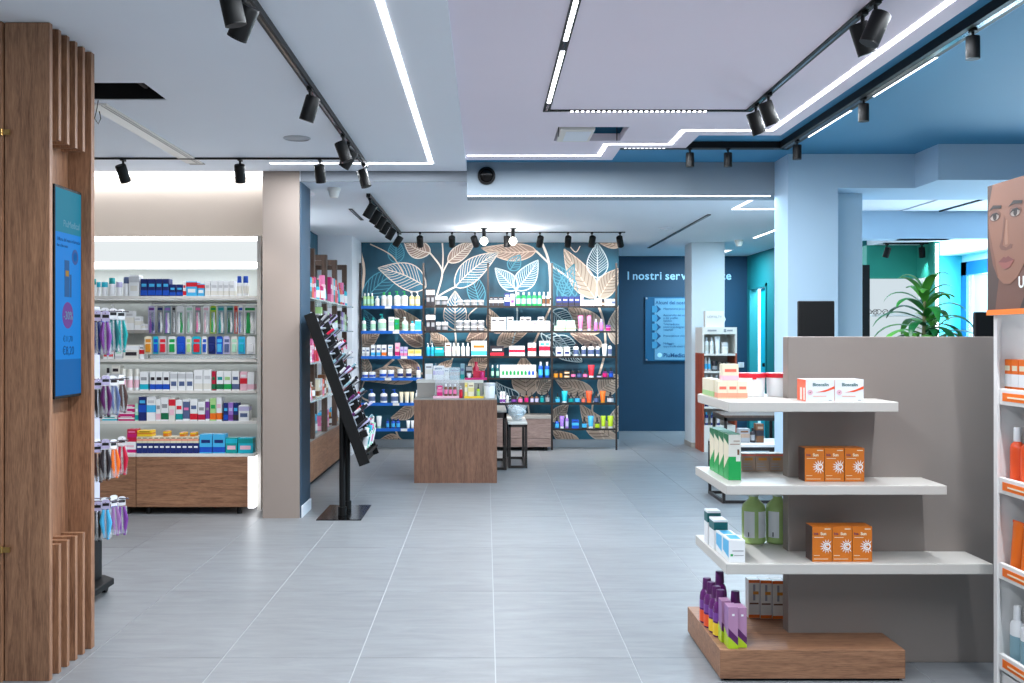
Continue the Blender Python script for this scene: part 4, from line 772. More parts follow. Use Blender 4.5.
mk('carcass', MB().box(-hw_,hw_,.02,.40,.05,Z_(418,YSF)), WOODHG, o); mk('drawer_front', MB().box(-hw_,hw_,0,.018,.05,.15), WOODHG, o, bev=.002); mk('drawer_front', MB().box(-hw_,hw_,0,.018,.155,Z_(418,YSF)), WOODHG, o, bev=.002)
mk('top', MB().box(-hw_,hw_,-.005,.40,Z_(418,YSF),Z_(415,YSF)), GREYL, o)
for sx in (-hw_+.06,hw_-.06): mk('foot', MB().box(sx-.02,sx+.02,.04,.08,0,.05), BLACK, o); mk('foot', MB().box(sx-.02,sx+.02,.32,.36,0,.05), BLACK, o)
# ================================================================ cosmetics shelving along the left rear wall
XW = -2.008
o = thing('side_cabinet', 'long walnut base cabinet along the left rear wall', 'cabinet', (-1.64,10.5,0)); 
mk('carcass', MB().box(-.365,-.02,-1.5,1.85,.06,.44), WOODY, o)
for k in range(4): mk('drawer_front', MB().box(-.02,0,-1.5+k*.8375,-1.5+k*.8375+.83,.06,.44), WOODY, o, bev=.002)
mk('top', MB().box(-.365,.005,-1.5,1.85,.44,.462), GREYL, o); mk('plinth', MB().box(-.34,-.05,-1.48,1.83,0,.06), BLACK, o)
bk = thing('lit_back_panel', 'white lit back panel behind the left rear cosmetics', 'panel', (XW,10.5,.47)); mk('panel', MB().box(-.003,.003,-1.5,1.86,0,1.74), SHELFW, bk)
for k, yy in enumerate([-1.3,-.75,.12,.9,1.6]): mk('light_bar', MB().box(.004,.012,yy-.012,yy+.012,.05,1.66), LED, bk)
area('cosmetics_glow', (XW+.03,10.5,1.3), 3.6, 1.5, 26, COOL, rot=(0,-PI/2,0))
for i, yy in enumerate([9.04,9.75,10.5,11.2,11.98]):
    pf = thing('portal_frame', f'dark walnut portal frame, {ORD[i+1]} from front along the left cosmetics', 'frame', (-1.82,yy,.463), 'walnut portal frames of the cosmetics shelving')
    mk('post', MB().box(.155,.205,-.035,.035,0,1.79), wood('dark_walnut',(7,7,.6),(58,42,34),(96,72,58)), pf); mk('post', MB().box(-.186,-.14,-.035,.035,0,1.79), MATS['dark_walnut'], pf); mk('lintel', MB().box(-.14,.155,-.035,.035,1.735,1.79), MATS['dark_walnut'], pf)
SZL = [Z_(302,10.3), Z_(330,10.3), Z_(360,10.3), Z_(394,10.3)]
segs = [(9.08,9.71),(9.79,10.46),(10.54,11.16),(11.24,11.94)]
gcol = [[('magenta','pink'),('ppink','pink'),('cyan','dteal'),('coral','rorange')],[('violet','lav'),('lgrey','white'),('pgreen','mint'),('dark','grey')],[('red','crimson'),('crimson','red'),('ppink','white'),('pink','magenta')],[('brown','offw'),('cream','brown'),('lgrey','tan'),('coral','pink')],[('sky','cyan'),('bluegrey','sky'),('pink','ppink'),('brown','amber')]]
snm = ['top','second','third','lower']; bnm = ['nearest','second','third','farthest']
for s, (y0, y1) in enumerate(segs):
    for k, zz in enumerate(SZL):
        sh = mk('glass_shelf', MB().box(0,.46,0,y1-y0,-.012,0), mat('frosted_glass',(206,226,226),.15,alpha=.75), None, loc=(XW+.016,y0,zz)); sh.name = 'glass_shelf'
        tag(sh, f'{snm[k]} frosted glass shelf in the {bnm[s]} left cosmetics bay', 'shelf', 'glass shelves of the left cosmetics')
    for k in range(5):
        zz = SZL[k] if k < 4 else .4625
        n = 5
        for q in range(n):
            c0, c1 = gcol[k][(q+s) % 4] if k else gcol[0][(q+2*s) % 4]; yy = y0+.06+q*(y1-y0-.10)/n*1.06
            kind = ['carton','flask','carton','tube','carton','pump'][(q*2+k+s) % 6]; h = [.25,.2,.2,.19,.17][k]*R.uniform(.75,1.1)
            prod(kind, -1.62 if k < 4 else -1.72, yy, zz+.0005, .095 if kind == 'carton' else .075, h, .07, (c0,c1,'white'), f'{CN.get(c0,c0)} {CATS[kind]}, {ORD[q+1]} from front on {snm[k] if k<4 else "cabinet top"}{" shelf" if k<4 else ""} of {bnm[s]} left cosmetics bay', CATS[kind], 'cosmetics along the left rear wall', PI/2)
# ================================================================ slanted tester stand
st = thing('tester_stand', 'slanted black makeup tester stand on two poles and square plate', 'display stand', (-1.14,8.35,0))
mk('floor_plate', MB().box(-.175,.175,-.355,.355,0,.008), BLACKG, st, bev=.002)
for yy in (-.15,.15):
    mk('pole', MB().rod((.0,yy,.008),(.0,yy,1.02),.024,n=16), BLACK, st); mk('pole_collar', MB().rod((0,yy,.008),(0,yy,.075),.034,n=16), BLACK, st)
T0 = Vector((-.232,0,1.60)); T1 = Vector((.198,0,.43)); dn = (T1-T0).normalized(); L_ = (T1-T0).length
nrm = Vector((-dn.z,0,dn.x)); nrm = nrm if nrm.x > 0 else -nrm        # face normal: right and up
def bpt(s, y, off): p = T0+dn*s+nrm*off; return (p.x, y, p.z)
def slabb(s0, s1, y0, y1, o0, o1):
    b = MB(); return b.add([bpt(s0,y0,o0),bpt(s1,y0,o0),bpt(s1,y1,o0),bpt(s0,y1,o0),bpt(s0,y0,o1),bpt(s1,y0,o1),bpt(s1,y1,o1),bpt(s0,y1,o1)],[(0,3,2,1),(4,5,6,7),(0,1,5,4),(1,2,6,5),(2,3,7,6),(3,0,4,7)])
mk('back_board', slabb(0,L_,-.33,.33,-.035,.0), BLACK, st); mk('side_rail', slabb(0,L_,-.35,-.33,-.04,.045), BLACK, st); mk('side_rail', slabb(0,L_,.33,.35,-.04,.045), BLACK, st); mk('divider', slabb(.02,L_*.8,-.015,.015,0,.075), BLACK, st)
mk('bottom_tray', slabb(L_*.80,L_*.84,-.33,.33,0,.10), BLACK, st)
TRAY = mat('silver_tray', (176,182,190), .3)
kcol = ['lgrey','dark','black','lav','grey','crimson','black','dark','lgrey','bluegrey','dpurple']
NR = 9
for k in range(NR):
    s0 = .03+k*L_*.78/NR; st_ = L_*.78/NR
    mk('tray', slabb(s0+st_*.86,s0+st_*.97,-.33,.33,0,.04), TRAY, st); mk('tray_back', slabb(s0,s0+st_*.86,-.33,.33,0,.006), TRAY, st)
    for q in range(8):
        y = -.30+q*.068+(.05 if q > 3 else 0)
        c = kcol[(k*3+q) % len(kcol)] if k > 2 else ['black','dark','black','lav','lav','violet','lav','lgrey'][q]
        p = Vector(bpt(s0+st_*.74,y,.014))
        ls = thing('cosmetic_tester', f'{ORD[q+1]} cosmetic tester from front in {ORD[k+1]} row down the slanted stand', 'cosmetic', (st.location.x+p.x, st.location.y+p.y, p.z+.004), 'testers on the slanted stand')
        ax = (nrm*.95-dn*R.uniform(.25,.5)).normalized(); ln = R.uniform(.8,1.15)
        mk('barrel', MB().rod((0,0,0),ax*.06*ln,.0115,n=10), P(c), ls); mk('cap', MB().rod(ax*.06*ln,ax*.125*ln,.0105,n=10), P(kcol[(k+q*2+4) % len(kcol)] if (k,q) != (7,2) else 'red'), ls)
for q, c in enumerate(['white','teal','sky','pink','mint']):
    p = Vector(bpt(L_*.86+.06,-.26+q*.12,.02)); ax = (nrm*.55-dn*.9).normalized()
    ls = thing('cleanser_bottle', f'{c} topped clear bottle leaning on the stand bottom edge', 'bottle', (st.location.x+p.x, st.location.y+p.y, p.z), 'bottles at the bottom of the slanted stand')
    mk('body', MB().rod((0,0,0),ax*.13,.028,n=12), P('white' if q%2==0 else 'mint'), ls); mk('cap', MB().rod(ax*.13,ax*.17,.018,n=12), P(c), ls); mk('paper_label', MB().rod(ax*.03,ax*.09,.0286,n=12), P(['lgrey','teal','white','pink','white'][q]), ls)
mk('lower_shelf', slabb(L_*.86+.10,L_*.86+.115,-.33,.33,0,.06), BLACK, st)
# ================================================================ central counter
CXm = (X_(414,10.05)+X_(497,10.05))/2; hw_ = (497-414)/2/F*10.05
co = thing('counter', 'walnut block counter with grey top in the middle of the shop', 'counter', (CXm,10.05,0)); zc = Z_(400,10.05)
n = 4
for k in range(n): mk('front_plank', MB().box(-hw_+k*2*hw_/n+.0006,-hw_+(k+1)*2*hw_/n-.0006,0,.02,0,zc), WOODG, co)
mk('carcass', MB().box(-hw_,hw_,.02,.75,0,zc), WOODG, co); mk('top', MB().box(-hw_,hw_,0,.75,zc,zc+.012), GREYL, co)
zc += .012
ri = thing('counter_riser', 'grey display riser standing on the walnut counter', 'riser', (X_(450,10.4),10.38,zc)); rw = (483-417.5)/2/F*10.4
zr_ = Z_(380,10.38); mk('body', MB().box(-rw,rw,0,.35,0,zr_-zc-.03), GREYL, ri); mk('top', MB().box(-rw-.006,rw+.006,-.008,.355,zr_-zc-.03,zr_-zc), mat('pale_riser_top',(206,206,200),.5), ri)
GR = 'boxes on the counter riser'
shelf_goods([('carton',425,432.6,364,('white','offw','grey','mid'),'tallest white carton'),('carton',433,444,366,('white','lav','slate','mid'),'wide white carton'),('carton',444.2,449,368.5,('white','offw','slate','mid'),'short white carton'),('carton',449.4,460,368,('bluegrey','grey','slate','mid'),'wide blue-grey carton'),('carton',460.4,464.4,364,('bluegrey','teal','slate','low'),'slim blue-grey carton'),('carton',466,472,366,('dark','grey','lgrey','top'),'dark carton')], 10.45, zr_, 'on the grey counter riser', GR)
tt = thing('tester_tower', 'magenta stepped tester tower on the counter riser', 'display', (X_(476,10.42),10.45,zr_)); mk('tray', MB().box(-.11,.11,-.05,.08,0,.02), P('magenta'), tt)
mk('step', MB().box(-.03,.09,0,.06,.02,.09), P('crimson'), tt); mk('bottle', MB().lathe([(.03,0),(.03,.09),(.016,.11),(.016,.15)],14,(.0,.03,.03)), P('crimson'), tt); mk('bottle', MB().lathe([(.02,0),(.02,.05),(.012,.06)],12,(.06,-.02,.02)), P('magenta'), tt); mk('sample', MB().lathe([(.014,0),(.014,.04)],10,(-.07,0,.02)), P('white'), tt)
ac = thing('acrylic_stand', 'clear acrylic stand with white base on the walnut counter', 'stand', (X_(446,10.1),10.12,zc)); aw = 13/F*10.1
mk('base', MB().box(-aw,aw,0,.16,0,.022), P('ppink'), ac); mk('upright', MB().box(-aw+.02,-aw+.03,.0,.15,.022,.34), ACRYL, ac); mk('back_sheet', MB().box(-aw+.03,aw,.152,.158,.022,.3), ACRYL, ac)
zb_ = zc+.0225
shelf_goods([('carton',437,442.4,386,('magenta','pink','ppink','mid'),'magenta carton')]+row('bottle',[(444,447.6),(448.5,452),(453,456.6)],384,('brown','white','pink'),'amber bottle with white cap'), 10.16, zb_, 'on the acrylic counter stand', 'testers on the counter')
shelf_goods([('pump',459,462.8,386,('crimson','white','red'),'red pump bottle')], 10.16, zc, 'on the walnut counter', 'testers on the counter')
yt = thing('yellow_tray', 'pale yellow tray on the walnut counter', 'tray', (X_(474,10.16),10.14,zc)); mk('tray', MB().box(-.095,.095,0,.14,0,.014), P('pyellow'), yt); mk('rim', MB().box(-.095,.095,-.004,0,0,.02), P('yellow'), yt)
shelf_goods([('carton',464.6,467.6,383,('pyellow','cream','yellow','mid'),'slim yellow carton'),('carton',468,474,383,('cream','pyellow','tan','mid'),'cream carton'),('dropper',476.5,480,384,('lime','pgreen'),'lime dropper bottle')], 10.16, zc+.0145, 'on the yellow counter tray', 'testers on the counter')
shelf_goods([('tub',483,495.5,383,('white','lgrey','sky'),'white and pale blue tub')], 10.16, zc, 'at the right end of the counter', 'testers on the counter')
# ================================================================ metal frame tables
def ftable(label, x0, x1, y0, y1, h, top_m, r=.0125, group='metal frame display tables', apron=.03):
    cx, cy = (x0+x1)/2, (y0+y1)/2; a, c = (x1-x0)/2, (y1-y0)/2
    o = thing('side_table', label, 'table', (cx,cy,0), group)
    for sx in (-1,1):
        for sy in (-1,1): mk('leg', MB().box(sx*a-r,sx*a+r,sy*c-r,sy*c+r,0,h-.02), BRONZE, o)
    for sy in (-1,1): mk('bottom_rail', MB().box(-a+r,a-r,sy*c-r,sy*c+r,0,2*r), BRONZE, o)
    for sx in (-1,1): mk('bottom_rail', MB().box(sx*a-r,sx*a+r,-c+r,c-r,0,2*r), BRONZE, o)
    mk('top_frame', MB().box(-a-r,a+r,-c-r,c+r,h-.02-apron,h-.02), BRONZE, o); mk('tabletop', MB().box(-a-r,a+r,-c-r,c+r,h-.02,h), top_m, o)
    return o
ftable('taller dark metal side table directly beside the walnut counter', -.10, .205, 11.04, 11.86, Z_(410.5,11.04), GREYL, .014, apron=.06)
ftable('lower dark metal side table with white top beside the counter', .255, .433, 11.2, 12.03, Z_(422.5,11.2), SHELFW, .014)
bo = thing('plastic_bag_bowl', 'clear bowl with crumpled plastic wrap on the low side table', 'bowl', (.345,11.5,Z_(422.5,11.2)))
b = MB(); rs = []
for s, zz in ((.05,0),(.065,.004),(.105,.07),(.15,.165),(.143,.165),(.10,.07),(.06,.01)):
    rs.append([(s*math.cos(2*PI*i/20)*.78, s*math.sin(2*PI*i/20), zz) for i in range(20)])
b.rings(rs); mk('bowl', b, ACRYL, bo)
b = MB(); rs = []
for j in range(9):
    t = j/8; rr = .10*math.sin(PI*(t*.9+.05))+.01
    rs.append([((rr*R.uniform(.75,1.15))*math.cos(2*PI*i/16)*.85, (rr*R.uniform(.75,1.15))*math.sin(2*PI*i/16), .02+.14*t+R.uniform(-.006,.006)) for i in range(16)])
b.rings(rs,sm=False); mk('crumpled_wrap', b, mat('milky_plastic',(214,230,240),.25,alpha=.75), bo)
# ================================================================ gondola in the right foreground
go = thing('gondola', 'taupe display panel with white cantilever shelves and walnut plinth', 'display shelf', (1.34,4.55,0))
gx = lambda x: x-1.34
gy = lambda y: y-4.55
mk('panel', MB().box(gx(1.317),gx(2.40),gy(4.51),gy(4.59),0,1.422), TAUPE, go, bev=.004)
mk('plinth', MB().box(gx(.965),gx(1.728),gy(4.26),gy(4.95),.012,.13), WOODH, go, bev=.002); mk('plinth_shadow_gap', MB().box(gx(.985),gx(1.71),gy(4.28),gy(4.93),0,.012), BLACK, go)
for (x0, x1, z0, z1) in [(1.0,1.70,1.111,1.152),(.99,1.90,.769,.808),(.99,2.09,.4415,.485)]: mk('shelf', MB().box(gx(x0),gx(x1),gy(4.26),gy(4.89),z0,z1), mat('warm_white_laminate', (196,192,186), .4), go, bev=.003)
S1, S2, S3, S0 = 1.1525, .8085, .4855, .1305
def put(kind, x0, x1, y0, d, z, h, cols, label, group=None, rz=0): 
    w = x1-x0; return prod(kind, (x0+x1)/2, y0+d/2, z, w*.985, h, d, cols, label, CATS[kind], group, rz)
GT = 'berry tea cartons on the top white shelf'
k = 0
for (x, y, z, lab) in [(1.003,4.72,0,'rearmost'),(1.003,4.64,0,'second rearmost'),(1.003,4.56,0,'front')]:
    put('carton',x,x+.045,y,.075,S1,.078,('cream','pgreen' if y > 4.4 else 'peach','pgreen','low'),f'{lab} small green tea carton at the left end of the top white shelf',GT)
for i, x in enumerate((1.004,1.047,1.090)): put('carton',x,x+.042,4.475,.07,S1,.074,('cream','peach','coral','low'),f'{["left","middle","right"][i]} small berry carton in the bottom row on the top white shelf',GT)
put('carton',1.025,1.095,4.48,.06,S1+.0752,.074,('cream','ppink','coral','low'),'berry carton lying on top of the small berry cartons',GT)
put('tub',1.135,1.268,4.63,.13,S1,.105,('white','red'),'left white tub with red lid on the top white shelf','red-lidded tubs')
put('tub',1.272,1.405,4.63,.13,S1,.105,('white','red'),'right white tub with red lid behind the taupe panel edge','red-lidded tubs')
def fancy_box(x, y, z, w, h, d, label, group, front, side, deco):
    o = thing('carton', label, 'box', (x+w/2, y+d/2, z), group); mk('box', MB().box(-w/2+.0004,w/2-.0004,-d/2,d/2,0,h), P(front), o)
    mk('side_print', MB().box(-w/2,-w/2+.0003,-d/2+.001,d/2-.001,.001,h-.001), P(side), o); deco(o, w, h, d); return o
def hair_box(o, w, h, d):
    f = -d/2-.0008
    text('brand_name','Bioscalin',.019,P('dteal'),o,(-w/2+.028,f+.0004,h*.70),ext=.0003,bold=.0004)
    mk('swoosh', MB().prism([(-.02,h*.42),(.02,h*.44),(w/2-.001,h*.58),(w/2-.001,h*.70),(.03,h*.56),(.0,h*.46)],'y',f,f+.0006), P('rorange'), o)
    mk('emblem', MB().prism([(-w/2+.018+.011*math.cos(2*PI*i/14),h*.42+.011*math.sin(2*PI*i/14)) for i in range(14)],'y',f,f+.0006), P('ppink'), o); mk('emblem_mark', MB().prism([(-w/2+.014,h*.40),(-w/2+.019,h*.39),(-w/2+.024,h*.47)],'y',f-.0004,f), P('brown'), o)
    mk('text_bar', MB().box(-w/2+.03,w/2-.034,f,f+.0005,h*.235,h*.262), P('peach'), o); mk('text_line', MB().box(w/2-.024,w/2-.012,f,f+.0005,h*.05,h*.08), P('grey'), o)
    mk('side_stripe', MB().box(-w/2-.0008,-w/2-.0002,-d/2+.012,-d/2+.03,.006,h*.62).box(-w/2-.0008,-w/2-.0002,-d/2+.05,-d/2+.075,.006,h*.62), P('offw'), o)
for i in range(2): fancy_box(1.321+.1205*i, 4.272, S1, .119, .092, .118, f'{["left","right"][i]} white hair supplement box with orange swoosh on the top white shelf','white and orange supplement boxes','white','rorange',hair_box)
def sun_box(o, w, h, d):
    f = -d/2-.0008
    text('brand_name','Inia',.0135,P('dpurple'),o,(-w/2+.006,f+.0004,h*.77),ext=.0003,bold=.0003); text('range_name','Sun',.0165,P('cream'),o,(-w/2+.034,f+.0004,h*.76),ext=.0003,bold=.0006)
    mk('title_line', MB().box(-w/2+.008,w/2-.036,f,f+.0005,h*.685,h*.70).box(w*.12,w*.42,f,f+.0005,h*.92,h*.945), P('cream'), o)
    cx_, cz_ = w*.24, h*.44
    b = MB()
    for k2 in range(14):
        a = 2*PI*k2/14; c_, s_ = math.cos(a), math.sin(a)
        if cx_+c_*.030 > w/2: continue
        b.prism([(cx_+c_*.0175-s_*.0024,cz_+s_*.0175+c_*.0024),(cx_+c_*.0175+s_*.0024,cz_+s_*.0175-c_*.0024),(cx_+c_*.030,cz_+s_*.030)],'y',f,f+.0006)
    N = 20; b.add([(cx_+r2*math.cos(2*PI*i/N),f,cz_+r2*math.sin(2*PI*i/N)) for r2 in (.0155,.0105) for i in range(N)],[(i,(i+1)%N,N+(i+1)%N,N+i) for i in range(N)])
    N = 12; b.add([(cx_+r2*math.cos(.6+4.6*i/N),f,cz_+r2*math.sin(.6+4.6*i/N)) for r2 in (.0085,.004) for i in range(N+1)],[(i,i+1,N+2+i,N+1+i) for i in range(N)])
    mk('sun_emblem', b, P('white'), o); mk('small_print', MB().box(-w/2+.006,w*.3,f,f+.0005,h*.07,h*.085).box(-w/2+.006,-.01,f,f+.0005,h*.17,h*.185), P('cream'), o)
for i in range(3):
    fancy_box(1.349+.0845*i, 4.375, S2, .083, .141, .09, f'{["left","middle","right"][i]} orange sun carton on the middle white shelf','orange cartons with sun emblem','sunorange','umber',sun_box)
for i in range(3):
    fancy_box(1.357+.0835*i, 4.300, S3, .082, .146, .09, f'{["left","middle","right"][i]} orange sun carton on the lowest white shelf','orange cartons with sun emblem','sunorange','umber',sun_box)
# middle shelf: tall green cartons in a receding row, brown cartons behind
def tall_box(o, w, h, d):
    f = -d/2-.0008
    mk('leaf_panel', MB().box(-w/2,w/2,f,f+.0006,.002,h*.52), P('green'), o); mk('dropper_picture', MB().box(w*.1,w*.46,f-.0003,f,h*.42,h*.62), P('offw'), o); mk('dropper_picture_cap', MB().box(w*.2,w*.36,f-.0006,f-.0003,h*.56,h*.68), P('brown'), o)
    mk('title_line', MB().box(-w*.38,w*.4,f,f+.0005,h*.78,h*.80).box(-w*.1,w*.4,f,f+.0005,h*.85,h*.87), P('tan'), o); mk('green_top', MB().box(-w/2,w/2,-d/2,d/2,h,h+.001), P('dgreen'), o)
    mk('side_top', MB().prism([(-d/2,h*.78),(-d/2,h-.001),(d/2,h-.001),(d/2,h*.9)],'x',-w/2-.0008,-w/2-.0001), P('dgreen'), o); mk('side_bottom', MB().prism([(-d/2,.002),(d/2,.002),(d/2,h*.2),(-d/2,h*.5)],'x',-w/2-.0008,-w/2-.0001), P('green'), o)
for i in range(4): fancy_box(1.032, 4.40+i*.094, S2, .053, .196, .088, f'{["frontmost","second","third","rearmost"][i]} tall green and white carton in the row on the middle white shelf','tall green and white cartons','offw','cream',tall_box)
def brown_box(o, w, h, d):
    f = -d/2-.0008
    mk('orange_text', MB().box(-w*.3,w*.3,f,f+.0005,h*.62,h*.76), P('amber'), o)
    for q in range(3): mk('text_line', MB().box(-w*.4,w*(.3-.1*q),f,f+.0005,h*(.12+.14*q),h*(.16+.14*q)), P('grey'), o)
    mk('top_stripe', MB().box(-w/2,w/2,f,f+.0005,h*.86,h*.94), P('coral'), o)
for i in range(3): fancy_box(1.163+.0635*i, 4.70, S2, .062, .082, .07, f'{["left","middle","right"][i]} small brown-grey carton at the back of the middle white shelf','brown-grey cartons','tan','tan',brown_box)
# lowest shelf
put('carton',.998,1.058,4.66,.07,S3,.15,('white','dteal','coral','top'),'rear tall teal carton on the lowest white shelf','teal cartons')
put('carton',1.002,1.062,4.545,.10,S3,.128,('white','dteal','brown','top'),'front tall teal carton on the lowest white shelf','teal cartons')
def sky_box(o, w, h, d):
    f = -d/2-.0008
    mk('text_line', MB().box(-w*.3,w*.4,f,f+.0005,h*.5,h*.54).box(-w*.2,w*.4,f,f+.0005,h*.3,h*.33), P('grey'), o); mk('leaf_mark', MB().box(-w*.42,-w*.26,f,f+.0005,h*.28,h*.38), P('green'), o)
    mk('side_wave', MB().prism([(-d/2+.01,h*.2),(d/2-.01,h*.36),(d/2-.01,h*.9),(-d/2+.01,h*.95)],'x',-w/2-.0008,-w/2-.0001), P('sky'), o); mk('blue_top', MB().box(-w/2+.012,w/2-.012,-d/2+.03,d/2-.01,h,h+.0008), P('sky'), o)
for i in range(2): fancy_box(1.008, 4.285+i*.128, S3, .066, .092-.004*i, .122, f'{["front","rear"][i]} low white and blue carton on the lowest white shelf','low white and blue cartons','white','white',sky_box)
GRL = mat('green_liquid', (172,200,124), .12)
for i, x in enumerate((1.216,1.326)):
    o = thing('mouthwash_bottle', f'{["left","right"][i]} large green liquid bottle on the lowest white shelf', 'bottle', (x,4.70,S3), 'green liquid bottles')
    mk('body', MB().lathe([(.046,0),(.053,.008),(.053,.155),(.048,.175),(.022,.20),(.020,.212)],20), GRL, o); mk('cap', MB().lathe([(.024,.212),(.026,.214),(.026,.262),(.022,.266)],18), mat('frosted_cap',(206,216,206),.3), o)
    for s in (-1,1):
        pts = [[(.0536*math.sin(a), -.0536*math.cos(a), z) for a in [s*(.16+.14*q) for q in range(8)]] for z in (.03,.148)]
        mk('paper_label', MB().add(pts[0]+pts[1],[(q,q+1,9+q,8+q) for q in range(7)]), P('white'), o); 
    mk('code_mark', MB().box(-.036,-.032,-.0465,-.044,.035,.055), P('dark'), o)
# plinth goods
def lime_box(o, w, h, d):
    f = -d/2-.0008
    mk('lower_wedge', MB().prism([(-w/2,.001),(w/2,.001),(w/2,h*.08),(-w/2,h*.30)],'y',f-.0003,f), P('lime'), o); mk('middle_wedge', MB().prism([(-w/2,h*.30),(w/2,h*.08),(w/2,h*.26),(-w/2,h*.50)],'y',f-.0003,f), P('dpurple'), o)
    mk('logo', MB().box(-w*.12,w*.14,f,f+.0005,h*.79,h*.84), P('white'), o); mk('side_wedge', MB().prism([(-d/2,.001),(d/2,.001),(d/2,h*.42),(-d/2,h*.26)],'x',-w/2-.0008,-w/2-.0001), P('lime'), o)
GB = 'purple herbal cartons on the walnut plinth'
lav_ = 'plum'
fancy_box(1.002,4.275,S0,.040,.172,.075,'front left purple and lime carton on the walnut plinth',GB,lav_,'mauve',lime_box); fancy_box(1.044,4.29,S0,.038,.165,.075,'front right purple and lime carton on the walnut plinth',GB,lav_,'mauve',lime_box); fancy_box(.994,4.362,S0,.040,.176,.06,'purple and lime carton behind the front left one on the plinth',GB,lav_,'mauve',lime_box)
for (x, y, c, lab) in [(1.012,4.46,'yellow','nearest purple bottle with yellow base on the plinth'),(1.008,4.525,'yellow','farther purple bottle with yellow base on the plinth'),(1.002,4.60,'rorange','nearer purple bottle with orange base on the plinth'),(1.0,4.68,'rorange','farther purple bottle with orange base on the plinth'),(1.085,4.50,'dpurple','shorter all-purple bottle on the plinth'),(1.062,4.70,'dpurple','taller all-purple bottle at the back of the plinth')]:
    h = .20 if c != 'dpurple' else (.185 if y < 4.6 else .225)
    o = thing('herbal_bottle', lab, 'bottle', (x,y,S0), 'purple herbal bottles'); r = .033
    mk('body', MB().lathe([(r*.9,0),(r,.006),(r,h*.58),(r*.88,h*.68),(r*.62,h*.75)],16), mat('purple_gloss',(98,34,104),.25), o); mk('cap', MB().lathe([(r*.60,h*.75),(r*.62,h*.77),(r*.56,h*.985),(r*.5,h)],16), P('dpurple'), o)
    mk('base_sleeve', MB().lathe([(r*1.02,.008),(r*1.02,h*.30)],16), P(c), o); mk('paper_label', MB().lathe([(r*1.015,h*.34),(r*1.015,h*.52)],16), P('purple'), o)
def oj_box(o, w, h, d):
    f = -d/2-.0008
    mk('orange_edge', MB().box(-w/2,w/2,f,f+.0005,.001,h*.09).box(-w/2,w/2,f,f+.0005,h*.92,h*.999), P('orange'), o); mk('stripe', MB().box(-w*.4,w*.4,f,f+.0005,h*.36,h*.40), P('brown'), o); mk('grey_panel', MB().box(-w*.1,w*.1,f,f+.0005,h*.46,h*.88), P('grey'), o); mk('orange_logo', MB().box(-w*.1,w*.4,f-.0003,f,h*.62,h*.70), P('amber'), o)
for i in range(3): fancy_box(1.205+.0525*i, 4.745-.01*i, S0, .051, .175, .06, f'{["left","middle","right"][i]} white and orange carton behind the panel on the plinth','white and orange cartons','offw','lgrey',oj_box)
# ================================================================ sun care tower at the right edge (faces left)
sd = thing('sun_care_tower', 'white and orange sun care floor display at the right edge', 'display stand', (2.035,3.82,0))
DW = .60
WH = mat('white_board', (222,220,218), .45)
mk('side_board', MB().box(0,.36,.285,.30,.02,1.52), WH, sd); mk('side_board', MB().box(0,.36,-.30,-.285,.02,1.52), WH, sd); mk('back_board', MB().box(.345,.36,-.285,.285,.02,1.52), WH, sd); mk('base', MB().box(0.01,.35,-.285,.285,0,.09), WH, sd)
LZ = [1.165,.815,.478,.12]
for k, zz in enumerate(LZ):
    mk('shelf', MB().box(.012,.345,-.285,.285,zz-.012,zz), WH, sd); lp = mk('shelf_lip', MB().box(-.006,.012,-.30,.27,zz-.012,zz+.052), WH, sd, bev=.003)
    mk('lip_print', MB().box(-.0075,-.006,-.26,.24,zz+.004,zz+.036), P('orange'), lp); mk('lip_text', MB().box(-.0085,-.0075,-.2,.2,zz+.016,zz+.022), P('cream'), lp)
mk('front_post', MB().box(-.012,.0,.272,.302,.02,1.506), WH, sd, bev=.002)
hd = mk('header_board', MB().box(-.034,.0,-.303,.303,1.506,2.02), WH, sd)
fx = -.0345
def fp(name, pts, c, lay, rough=.5): return mk(name, MB().prism(pts,'x',fx-.0006*lay,fx-.0006*(lay-1)), mat('poster_'+name, c, rough), hd)
def ell(cy, cz, ry, rz, n=28, a0=0, a1=2*PI): return [(cy+ry*math.cos(a0+(a1-a0)*i/n), cz+rz*math.sin(a0+(a1-a0)*i/n)) for i in range(n)]
# local y runs towards the far edge (+.303); u = distance from the far edge
U = lambda u: .303-u
fp('hair', [(U(0),1.51),(U(.6),1.51),(U(.6),2.02),(U(0),2.02)], (66,46,40), 1)
fp('neck', [(U(.06),1.51),(U(.36),1.51),(U(.31),1.68),(U(.10),1.68)], (100,63,50), 2)
fp('shoulder_hair', [(U(.24),1.51),(U(.42),1.51),(U(.40),1.72),(U(.33),1.64)], (45,31,28), 3)
fp('face', [(U(.012),1.93),(U(.010),1.86),(U(.022),1.78),(U(.05),1.70),(U(.085),1.652),(U(.13),1.626),(U(.18),1.622),(U(.235),1.645),(U(.29),1.70),(U(.33),1.80),(U(.345),1.93),(U(.31),2.02),(U(.045),2.02)], (129,86,66), 4)
fp('cheek_shade', [(U(.011),1.87),(U(.022),1.78),(U(.05),1.70),(U(.085),1.654),(U(.065),1.72),(U(.035),1.80)], (109,69,54), 5)
fp('nose_side', [(U(.135),1.89),(U(.118),1.80),(U(.100),1.772),(U(.112),1.758),(U(.15),1.752),(U(.192),1.758),(U(.20),1.772),(U(.185),1.776),(U(.155),1.764),(U(.125),1.776),(U(.13),1.80),(U(.145),1.87)], (106,66,51), 5)
fp('nose_light', [(U(.15),1.87),(U(.142),1.80),(U(.145),1.775),(U(.165),1.775),(U(.165),1.80),(U(.16),1.87)], (148,107,86), 5)
